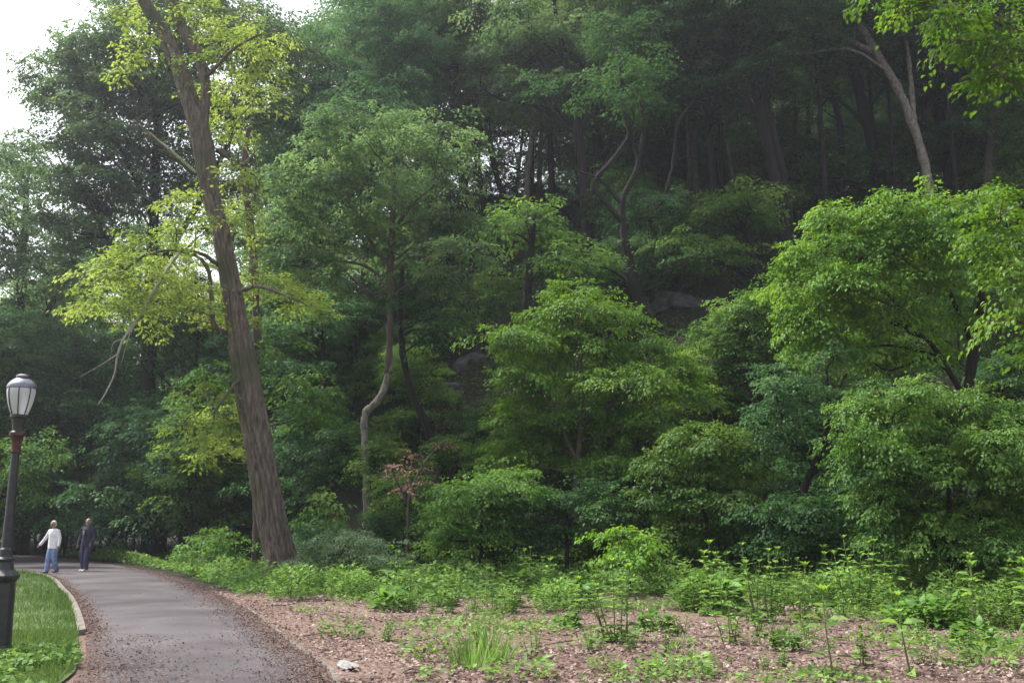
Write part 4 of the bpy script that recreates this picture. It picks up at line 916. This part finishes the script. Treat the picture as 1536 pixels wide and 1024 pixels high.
def weed_rows():
    rng = np.random.default_rng(55); pts = []; tries = 0
    while len(pts) < 185 and tries < 8000:
        tries += 1
        px = rng.uniform(560, 1560); py = 848 + 75 * rng.random() ** 1.5 + (max(0, px - 1000) * .05)
        g = ground(px, py)
        if g[1] > 27: continue
        if all((g[0] - a) ** 2 + (g[1] - b) ** 2 > .36 ** 2 for a, b in pts): pts.append((g[0], g[1]))
    for (x, y) in pts:
        big = .5 + .5 * math.sin(x * 1.9 + 1.2 * math.sin(y * 1.4)) ; k = int(rng.choice([1, 2, 3, 6, 7, 8, 9, 10, 7, 9, 0], p=[.1, .1, .1, .12, .12, .12, .1, .1, .05, .05, .04]))
        lab = {6: 'rounded fine leaved weed clump in the green band between the leaf litter and the bushes', 9: 'broad leaved weed clump in the green band between the leaf litter and the bushes', 10: 'low dark weed clump in the green band between the leaf litter and the bushes'}.get(k, 'upright leafy weed in the green band between the leaf litter and the bushes')
        grp = {6: 'rounded weed clumps along the bush edge', 9: 'broad leaved clumps along the bush edge', 10: 'dark weed clumps along the bush edge'}.get(k, 'upright weeds along the bush edge')
        put_weed(k, x, y, (rng.uniform(.4, .75) + .65 * big * rng.random()) * (1.3 if x > 3.5 else 1), lab, grp, rng)
    pts = []
    while len(pts) < 34:
        py = rng.uniform(835, 900); px = np.interp(py, [835, 860, 900], [230, 330, 440]) + abs(rng.normal(0, 60)); g = ground(px, py)
        if math.hypot(g[0] + 6.8, g[1] - 27.6) < 1.5 or g[0] < right_x(g[1]) + .7: continue
        pts.append(g)
    for g in pts: put_weed(int(rng.choice([6, 4, 3])), g[0], g[1], rng.uniform(.7, 1.1), 'low weed on the verge around the base of the leaning trunk', 'weeds on the path verge', rng)
    for i in range(46):
        px = rng.uniform(520, 1530); py = 900 + 110 * rng.random() ** 1.4; g = ground(px, py)
        if g[0] < right_x(g[1]) + .5: continue
        put_weed(int(rng.choice([3, 4, 7, 4, 9])), g[0], g[1], rng.uniform(.25, .7), 'sparse seedling weed scattered on the open leaf litter', 'seedlings on the leaf litter', rng)
weed_rows()

# ---------------------------------------------------------------- rocks
def rock(name, label, loc, size, seed, group=None, material=None):
    rng = np.random.default_rng(seed); bm = bmesh.new(); bmesh.ops.create_icosphere(bm, subdivisions=4, radius=1)
    pl = rng.normal(0, 1, (18, 3)); pl /= np.linalg.norm(pl, axis=1)[:, None]; pd = rng.uniform(.55, .9, 18); k = rng.normal(0, 1, (4, 3)) * 4
    for v in bm.verts:
        c = np.array(v.co)
        for q, dd in zip(pl, pd):
            e = q.dot(c) - dd
            if e > 0: c = c - q * e
        c = c * (1 + .025 * sum(math.sin(w_.dot(c) * 2) for w_ in k))
        v.co = c * size
    me = bpy.data.meshes.new(name); bm.to_mesh(me); bm.free()
    o = link_mesh(name, me, material or M['rock']); o.location = Vector([float(q) for q in loc]); o.rotation_euler = tuple(rng.uniform(-.3, .3, 3))
    return tagobj(o, label, 'rock', group)
for i, (px, py, sz, lab) in enumerate([
    (715, 545, (2.2, 1.2, 1.3), 'dark grey rock outcrop on the slope left of the small tree'),
    (680, 590, (1.4, 1.0, .9), 'shaded rock face below the larger outcrop, near the S-bent trunk'),
    (1015, 455, (1.6, 1.1, 1.0), 'bluish grey rock outcrop beside the thick crooked trunk'),
    (1150, 575, (1.1, .8, .8), 'small grey rock showing between the shrubs right of centre'),
    (1010, 630, (1.0, .8, .9), 'shadowed rock behind the right side of the small tree'),
    (660, 480, (1.8, 1.2, .8), 'dark ledge of rock under the layered pale green crown')]):
    g = ground(px, py); rock('rock', lab, g + np.array([0, .5, -.25]), sz, 400 + i)
g = ground(522, 1003); o = rock('stone_slab', 'pale flat stone fragment on the leaf litter at the path edge', g + np.array([0, 0, .045]), (.15, .28, .035), 410, None, simple_mat('pale_stone', (.13, .13, .13), (.22, .215, .21), 12.)); o['category'] = 'stone'; o.rotation_euler = (.02, -.03, .5)
g = ground(1240, 940); 

# ---------------------------------------------------------------- street lamp
def lathe(prof, sides=24, cap=True):
    V = []; F = []
    for r, z in prof:
        for j in range(sides):
            a = 2 * math.pi * j / sides; V.append((r * math.cos(a), r * math.sin(a), z))
    for i in range(len(prof) - 1):
        for j in range(sides):
            k = (j + 1) % sides; F.append((i * sides + j, i * sides + k, (i + 1) * sides + k, (i + 1) * sides + j))
    if cap:
        F.append(tuple(reversed(range(sides)))); F.append(tuple((len(prof) - 1) * sides + j for j in range(sides)))
    return V, F
def lathe_obj(name, prof, material, parent, sides=24, smooth=True, cap=True):
    V, F = lathe(prof, sides, cap); me = bpy.data.meshes.new(name); me.from_pydata(V, [], F)
    if smooth: me.polygons.foreach_set('use_smooth', [True] * len(F))
    o = link_mesh(name, me, material, parent)
    if smooth:
        md = o.modifiers.new('edges', 'EDGE_SPLIT'); md.split_angle = R(35)
    return o
def street_lamp():
    D = 12.1; dz = .02 - CAMZ
    x = (-6 - 768) / FPX * (D * cp + dz * sp)
    t = thing('street_lamp', 'black cast iron park lamp with ribbed globe on the lawn by the path', 'street lamp', (x, D, .03)); t.scale = (.92, .92, .97)
    lathe_obj('pedestal', [(.215, 0), (.215, .06), (.19, .09), (.185, .12), (.165, .16), (.158, .5), (.15, .9), (.158, .93), (.18, .95), (.195, .98), (.195, 1.0), (.15, 1.04), (.115, 1.07), (.105, 1.12)], M['iron'], t, 12, False)
    lathe_obj('pole', [(.105, 1.12), (.10, 1.16), (.112, 1.18), (.112, 1.2), (.085, 1.23), (.082, 1.32), (.066, 1.34), (.05, 2.52)], M['iron'], t, 16)
    lathe_obj('collar', [(.052, 2.52), (.07, 2.54), (.058, 2.58), (.068, 2.68), (.082, 2.73), (.098, 2.75), (.098, 2.79), (.07, 2.81)], M['rust'], t, 16)
    lathe_obj('socket', [(.07, 2.81), (.075, 2.9), (.095, 2.97), (.115, 2.985), (.115, 3.01), (.105, 3.02)], M['iron'], t, 16)
    gm, nt, out = mat('frosted_glass'); b = nd(nt, 'ShaderNodeBsdfPrincipled', Roughness=.28); b.inputs['Base Color'].default_value = (.62, .62, .66, 1); b.inputs['Transmission Weight'].default_value = .35; b.inputs['Specular IOR Level'].default_value = .6
    nt.links.new(b.outputs[0], out.inputs[0])
    glob = [(.105, 3.02), (.125, 3.07), (.15, 3.14), (.17, 3.22), (.182, 3.3), (.182, 3.34), (.175, 3.36)]
    lathe_obj('globe', glob, gm, t, 32)
    lathe_obj('cap', [(.178, 3.36), (.19, 3.365), (.19, 3.385), (.172, 3.42), (.135, 3.46), (.09, 3.49), (.075, 3.495), (.085, 3.505), (.085, 3.53), (.05, 3.545), (.02, 3.55)], M['cap'], t, 32)
    W = Wood()
    for k in range(8):
        a = k * math.pi / 4 + .3; W.tube([np.array([math.cos(a) * (r + .006), math.sin(a) * (r + .006), z]) for r, z in glob], .0075, 5)
    W.build('ribs', M['iron'], t)
street_lamp()

# ---------------------------------------------------------------- people
def fused(name, W, voxel, material, parent, smooth=6):
    me = bpy.data.meshes.new(name + '_raw'); me.from_pydata(np.concatenate(W.v).tolist(), [], W.f)
    tmp = bpy.data.objects.new(name + '_raw', me); C.objects.link(tmp)
    m = tmp.modifiers.new('r', 'REMESH'); m.mode = 'VOXEL'; m.voxel_size = voxel; m.use_smooth_shade = True
    s = tmp.modifiers.new('s', 'SMOOTH'); s.iterations = smooth; s.factor = .5
    dg = bpy.context.evaluated_depsgraph_get(); nm = bpy.data.meshes.new_from_object(tmp.evaluated_get(dg)); nm.name = name
    bpy.data.objects.remove(tmp); nm.materials.clear()
    return link_mesh(name, nm, material, parent)
def ell(W, c, r, n=14, sides=18):
    c = np.asarray(c, float); z = np.cos(np.linspace(.12, math.pi - .12, n))
    b = W.n; a = np.linspace(0, 2 * np.pi, sides, endpoint=False)
    for q in z:
        s = math.sqrt(1 - q * q); W.v.append(c + np.stack([np.cos(a) * r[0] * s, np.sin(a) * r[1] * s, np.full(sides, q * r[2])], 1))
    for i in range(n - 1):
        for j in range(sides):
            k = (j + 1) % sides; W.f.append((b + i * sides + k, b + i * sides + j, b + (i + 1) * sides + j, b + (i + 1) * sides + k))
    W.f.append(tuple(b + j for j in range(sides))); W.f.append(tuple(b + (n - 1) * sides + j for j in reversed(range(sides)))); W.n += n * sides
def loft(W, rings, sides=22):
    """rings: (cx,cy,z,rx,ry)"""
    b = W.n; a = np.linspace(0, 2 * np.pi, sides, endpoint=False); n = len(rings)
    for (cx, cy, z, rx, ry) in rings: W.v.append(np.stack([cx + np.cos(a) * rx, cy + np.sin(a) * ry, np.full(sides, z)], 1))
    for i in range(n - 1):
        for j in range(sides):
            k = (j + 1) % sides; W.f.append((b + i * sides + j, b + i * sides + k, b + (i + 1) * sides + k, b + (i + 1) * sides + j))
    W.f.append(tuple(b + j for j in reversed(range(sides)))); W.f.append(tuple(b + (n - 1) * sides + j for j in range(sides))); W.n += n * sides
def tub(W, pts, rad, sides=12, n=16):
    P = smooth_path(pts, n); W.tube(P, np.interp(np.linspace(0, 1, len(P)), np.linspace(0, 1, len(rad)), rad), sides)

def person(label, loc, rz, H, pose, cols, female):
    s = H / 1.7; V = lambda *p: np.array(p, float) * s
    t = thing('person', label, 'person', loc, 'people walking on the path', rz)
    skin = simple_mat('skin', (.26, .15, .115), (.34, .20, .16), 8., .5, .05)
    hipz = .90; sw = .20 if not female else .175
    lean = pose.get('lean', .0); hd = pose.get('head', (0, -.05))
    hips = {-1: V(-.095, 0, hipz), 1: V(.095, 0, hipz)}; sho = {-1: V(-sw, -.01 + lean, 1.365), 1: V(sw, -.01 + lean, 1.365)}
    foot = {k: V(*pose['foot'][k]) for k in (-1, 1)}; knee = {k: V(*pose['knee'][k]) for k in (-1, 1)}
    elb = {k: V(*pose['elbow'][k]) for k in (-1, 1)}; wri = {k: V(*pose['wrist'][k]) for k in (-1, 1)}
    hc = V(hd[0], lean + hd[1], 1.585)
    # --- body, one continuous surface
    W = Wood()
    loft(W, [(0, 0, .86 * s, .14 * s, .10 * s), (0, 0, .98 * s, .155 * s, .11 * s), (0, lean * .4 * s, 1.12 * s, .135 * s, .10 * s), (0, lean * .8 * s, 1.28 * s, .155 * s, .11 * s), (0, lean * s, 1.39 * s, .15 * s, .085 * s), (0, lean * s, 1.44 * s, .07 * s, .06 * s)])
    tub(W, [V(0, lean + .01, 1.40), V(hd[0] * .5, lean + hd[1] * .4, 1.47), hc - V(0, -.015, .06)], [.06 * s, .054 * s, .055 * s])
    ell(W, hc + V(0, .012, .03), (.077 * s, .095 * s, .098 * s)); ell(W, hc + V(0, -.018, -.045), (.058 * s, .068 * s, .068 * s))
    tub(W, [hc + V(0, -.082, .02), hc + V(0, -.105, -.018), hc + V(0, -.088, -.028)], [.010 * s, .016 * s, .012 * s], 8, 6)       # nose
    tub(W, [hc + V(-.03, -.080, -.062), hc + V(0, -.088, -.06), hc + V(.03, -.080, -.062)], [.006 * s, .010 * s, .006 * s], 8, 6)    # lips
    tub(W, [hc + V(-.045, -.078, .03), hc + V(0, -.092, .034), hc + V(.045, -.078, .03)], [.009 * s, .010 * s, .009 * s], 8, 6)   # brow
    for k in (-1, 1):
        ell(W, hc + V(k * .078, .01, -.005), (.014 * s, .026 * s, .034 * s), 8, 10)
        tub(W, [hips[k], knee[k], foot[k] + V(0, .02, .09)], [.085 * s, .056 * s, .04 * s]); tub(W, [foot[k] + V(0, .04, .07), foot[k] + V(0, -.12, .04)], [.04 * s, .034 * s], 10, 6)
        tub(W, [sho[k], elb[k], wri[k]], [.052 * s, .042 * s, .029 * s])
        d = wri[k] - elb[k]; d /= np.linalg.norm(d); f = np.array([0, -1., 0]); f -= d * f.dot(d); f /= np.linalg.norm(f); nrm = np.cross(d, f)
        for off, q in ((-.028, .9), (-.009, 1.), (.010, 1.), (.028, .85)):       # palm ridges and four fingers, gently curled
            b0 = wri[k] + d * .01 * s + f * off * .6 * s; b1 = wri[k] + d * .085 * s + f * off * s
            tub(W, [b0, b1], [.017 * s, .014 * s], 8, 6)
            cl = nrm * (-k) * .018 * s
            tub(W, [b1 - d * .01 * s, b1 + d * .04 * q * s + cl * .3, b1 + d * .075 * q * s + cl * 1.4], [.0105 * s, .0095 * s, .008 * s], 8, 8)
        tub(W, [wri[k] + d * .03 * s + f * .02 * s, wri[k] + d * .06 * s + f * .05 * s, wri[k] + d * .095 * s + f * .058 * s], [.014 * s, .011 * s, .009 * s], 8, 8)
    fused('body', W, .0075, skin, t, 3)
    # --- shirt or jacket
    W = Wood(); e = .018 if female else .03
    hem = .80 if female else .80
    bl = 1.14 if female else 1.0
    loft(W, [(0, 0, hem * s, (.165 + e) * bl * s, (.125 + e) * s), (0, 0, .95 * s, (.165 + e) * bl * s, (.125 + e) * s), (0, lean * .4 * s, 1.10 * s, (.150 + e) * bl * s, (.118 + e) * s), (0, lean * .8 * s, 1.27 * s, (.165 + e) * s * (1.06 if female else 1), (.122 + e) * s), (0, lean * s, 1.37 * s, (.162 + e) * s, (.095 + e) * s), (0, lean * s, 1.435 * s, (.085 + e * .6) * s, (.07 + e * .6) * s), (0, lean * s, 1.46 * s, (.064 + e * .3) * s, (.06 + e * .3) * s)])
    for k in (-1, 1):
        tub(W, [sho[k] - V(k * .05, 0, .02), sho[k], elb[k], wri[k] * 1.12 - elb[k] * .12], [(.038 + e * .6) * s, (.046 + e * .7) * s, (.043 + e * .8) * s, (.034 + e * .7) * s], 14, 20)
    fused('blouse' if female else 'jacket', W, .010, cols['top'], t, 5)
    if not female:
        W = Wood(); tub(W, [V(0, lean - .128, 1.36), V(.005, lean * .7 - .150, 1.22), V(0, -.152, 1.08)], [.035 * s, .05 * s, .04 * s], 12, 8)
        fused('tee_shirt', W, .01, simple_mat('black_cotton', (.02, .02, .03), (.035, .035, .05), 20.), t, 3)
        W = Wood(); tub(W, [V(.0, -.196, 1.31), V(.012, -.203, 1.25), V(.004, -.204, 1.17)], [.010 * s, .017 * s, .010 * s], 10, 8)
        fused('shirt_print', W, .006, simple_mat('pale_print', (.25, .25, .32), (.5, .5, .56), 60.), t, 2)
    else:
        W = Wood(); tub(W, [V(0, lean - .145, 1.38), V(0, lean * .8 - .158, 1.2), V(0, -.166, 1.0), V(0, -.16, .83)], [.007 * s] * 4, 8, 12)
        W.build('placket', simple_mat('seam_cotton', (.45, .43, .5), (.55, .52, .6), 30.), t)
    # --- trousers
    W = Wood(); e = .026
    loft(W, [(0, 0, .80 * s, .155 * s, .115 * s), (0, 0, .90 * s, .165 * s, .122 * s), (0, 0, 1.0 * s, .155 * s, .115 * s)])
    for k in (-1, 1): tub(W, [hips[k] - V(0, 0, .02), knee[k], foot[k] + V(0, .02, .06)], [(.088 + e * .6) * s, (.060 + e) * s, (.046 + e * 1.25) * s], 14, 18)
    fused('trousers', W, .010, cols['legs'], t, 5)
    for k in (-1, 1):
        W = Wood(); f = foot[k]
        tub(W, [f + V(0, .07, .035), f + V(0, 0, .045), f + V(0, -.09, .036), f + V(0, -.17, .028)], [.036 * s, .044 * s, .042 * s, .026 * s], 12, 12)
        o = fused('shoe', W, .008, cols['shoe'], t, 4)
    # --- hair and eyes
    W = Wood(); hr = pose['hair']
    ell(W, hc + V(0, .022, .05 if not hr else .045), (.082 * s, .095 * s, .088 * s)) if hr else ell(W, hc + V(0, .035, .015), (.081 * s, .085 * s, .07 * s))
    if hr: ell(W, hc + V(0, .05, -.01), (.086 * s, .07 * s, .075 * s))
    fused('hair', W, .008, cols['hair'], t, 4)
    for k in (-1, 1):
        W = Wood(); ell(W, hc + V(k * .031, -.082, .01), (.012 * s, .007 * s, .008 * s), 8, 10); W.build('eye', simple_mat('dark_eye', (.02, .015, .012), (.04, .03, .02), 10., .3), t)
cot = simple_mat('white_cotton', (.62, .58, .66), (.78, .74, .82), 9., .9, .5, dist=.03)
jean = simple_mat('blue_denim', (.10, .15, .30), (.20, .27, .46), 7., .9, .4, dist=.03)
navy = simple_mat('navy_cloth', (.018, .018, .04), (.032, .032, .065), 9., .9, .4, dist=.03)
navy2 = simple_mat('dark_blue_cloth', (.03, .03, .075), (.055, .05, .115), 8., .9, .4, dist=.03)
g = ground(77, 861)
person('walking woman in a white blouse and blue jeans, short white hair, arm held out', (g[0], g[1], .035), R(-18), 1.70,
       dict(foot={-1: (-.075, -.16, 0), 1: (.085, .12, .02)}, knee={-1: (-.085, -.10, .48), 1: (.09, -.03, .47)}, elbow={-1: (-.33, -.02, 1.15), 1: (.245, -.03, 1.13)}, wrist={-1: (-.50, -.06, .93), 1: (.29, -.10, .90)}, head=(0, -.075), lean=-.03, hair=True),
       dict(top=cot, legs=jean, shoe=simple_mat('dark_shoe', (.05, .04, .05), (.1, .09, .1), 10.), hair=simple_mat('white_hair', (.48, .46, .43), (.68, .66, .62), 40., .7, .6)), True)
g = ground(127, 858)
person('walking man in a dark navy jacket and trousers with white shoes', (g[0], g[1], .035), R(-15), 1.78,
       dict(foot={-1: (-.12, .06, 0), 1: (.10, -.12, 0)}, knee={-1: (-.11, -.04, .49), 1: (.10, -.09, .49)}, elbow={-1: (-.27, .03, 1.13), 1: (.27, .0, 1.13)}, wrist={-1: (-.29, -.04, .89), 1: (.26, -.12, .93)}, head=(.02, -.04), lean=0, hair=False),
       dict(top=navy, legs=navy2, shoe=simple_mat('white_shoe', (.6, .6, .62), (.75, .75, .78), 10.), hair=simple_mat('grey_hair', (.25, .24, .23), (.4, .38, .36), 40., .8, .6)), False)

# ---------------------------------------------------------------- light, sky, air
SUN_EL, SUN_AZ = R(57), R(-66)        # azimuth measured from +Y towards +X
d = Vector((math.sin(SUN_AZ) * math.cos(SUN_EL), math.cos(SUN_AZ) * math.cos(SUN_EL), math.sin(SUN_EL)))
sl = bpy.data.lights.new('sun', 'SUN'); sl.energy = 2.3; sl.angle = R(6); sl.color = (1, .95, .86)
so = bpy.data.objects.new('sun', sl); C.objects.link(so); so.rotation_euler = (-d).to_track_quat('-Z', 'Y').to_euler(); so.location = (0, 0, 60)
w = bpy.data.worlds.new('World'); sc.world = w; w.use_nodes = True; nt = w.node_tree
bg = nt.nodes['Background']; sky = nt.nodes.new('ShaderNodeTexSky'); sky.sky_type = 'NISHITA'; sky.sun_disc = False
sky.sun_elevation = SUN_EL; sky.sun_rotation = SUN_AZ; sky.dust_density = 4; sky.air_density = 1.2
hs = nt.nodes.new('ShaderNodeHueSaturation'); hs.inputs['Saturation'].default_value = .28
nt.links.new(sky.outputs[0], hs.inputs['Color']); nt.links.new(hs.outputs[0], bg.inputs[0]); bg.inputs[1].default_value = .105

def haze():
    bm = bmesh.new(); bmesh.ops.create_cube(bm, size=1)
    for v in bm.verts: v.co = Vector((v.co.x * 620, 180 + v.co.y * 520, (v.co.z + .5) * 61 - 1.5))
    me = bpy.data.meshes.new('haze'); bm.to_mesh(me); bm.free()
    m, nt, out = mat('air'); vol = nd(nt, 'ShaderNodeVolumePrincipled'); vol.inputs['Color'].default_value = (.82, .88, 1, 1); vol.inputs['Density'].default_value = .0005; vol.inputs['Anisotropy'].default_value = .5
    nt.links.new(vol.outputs[0], out.inputs['Volume'])
    tagobj(link_mesh('haze', me, m), 'thin pale haze hanging in the air under the trees', 'haze', kind='stuff')
USE_HAZE = True
if USE_HAZE: haze()

sc.view_settings.view_transform = 'Standard'; sc.view_settings.look = 'None'; sc.view_settings.exposure = 1.82; sc.view_settings.gamma = 1
cy = sc.cycles
cy.max_bounces = 6; cy.diffuse_bounces = 3; cy.glossy_bounces = 2; cy.transmission_bounces = 4; cy.volume_bounces = 0; cy.transparent_max_bounces = 8
cy.use_denoising = True; cy.use_adaptive_sampling = True
nv = sum(len(o.data.polygons) for o in bpy.data.objects if o.type == 'MESH'); print('polys', nv, 'objects', len(bpy.data.objects))
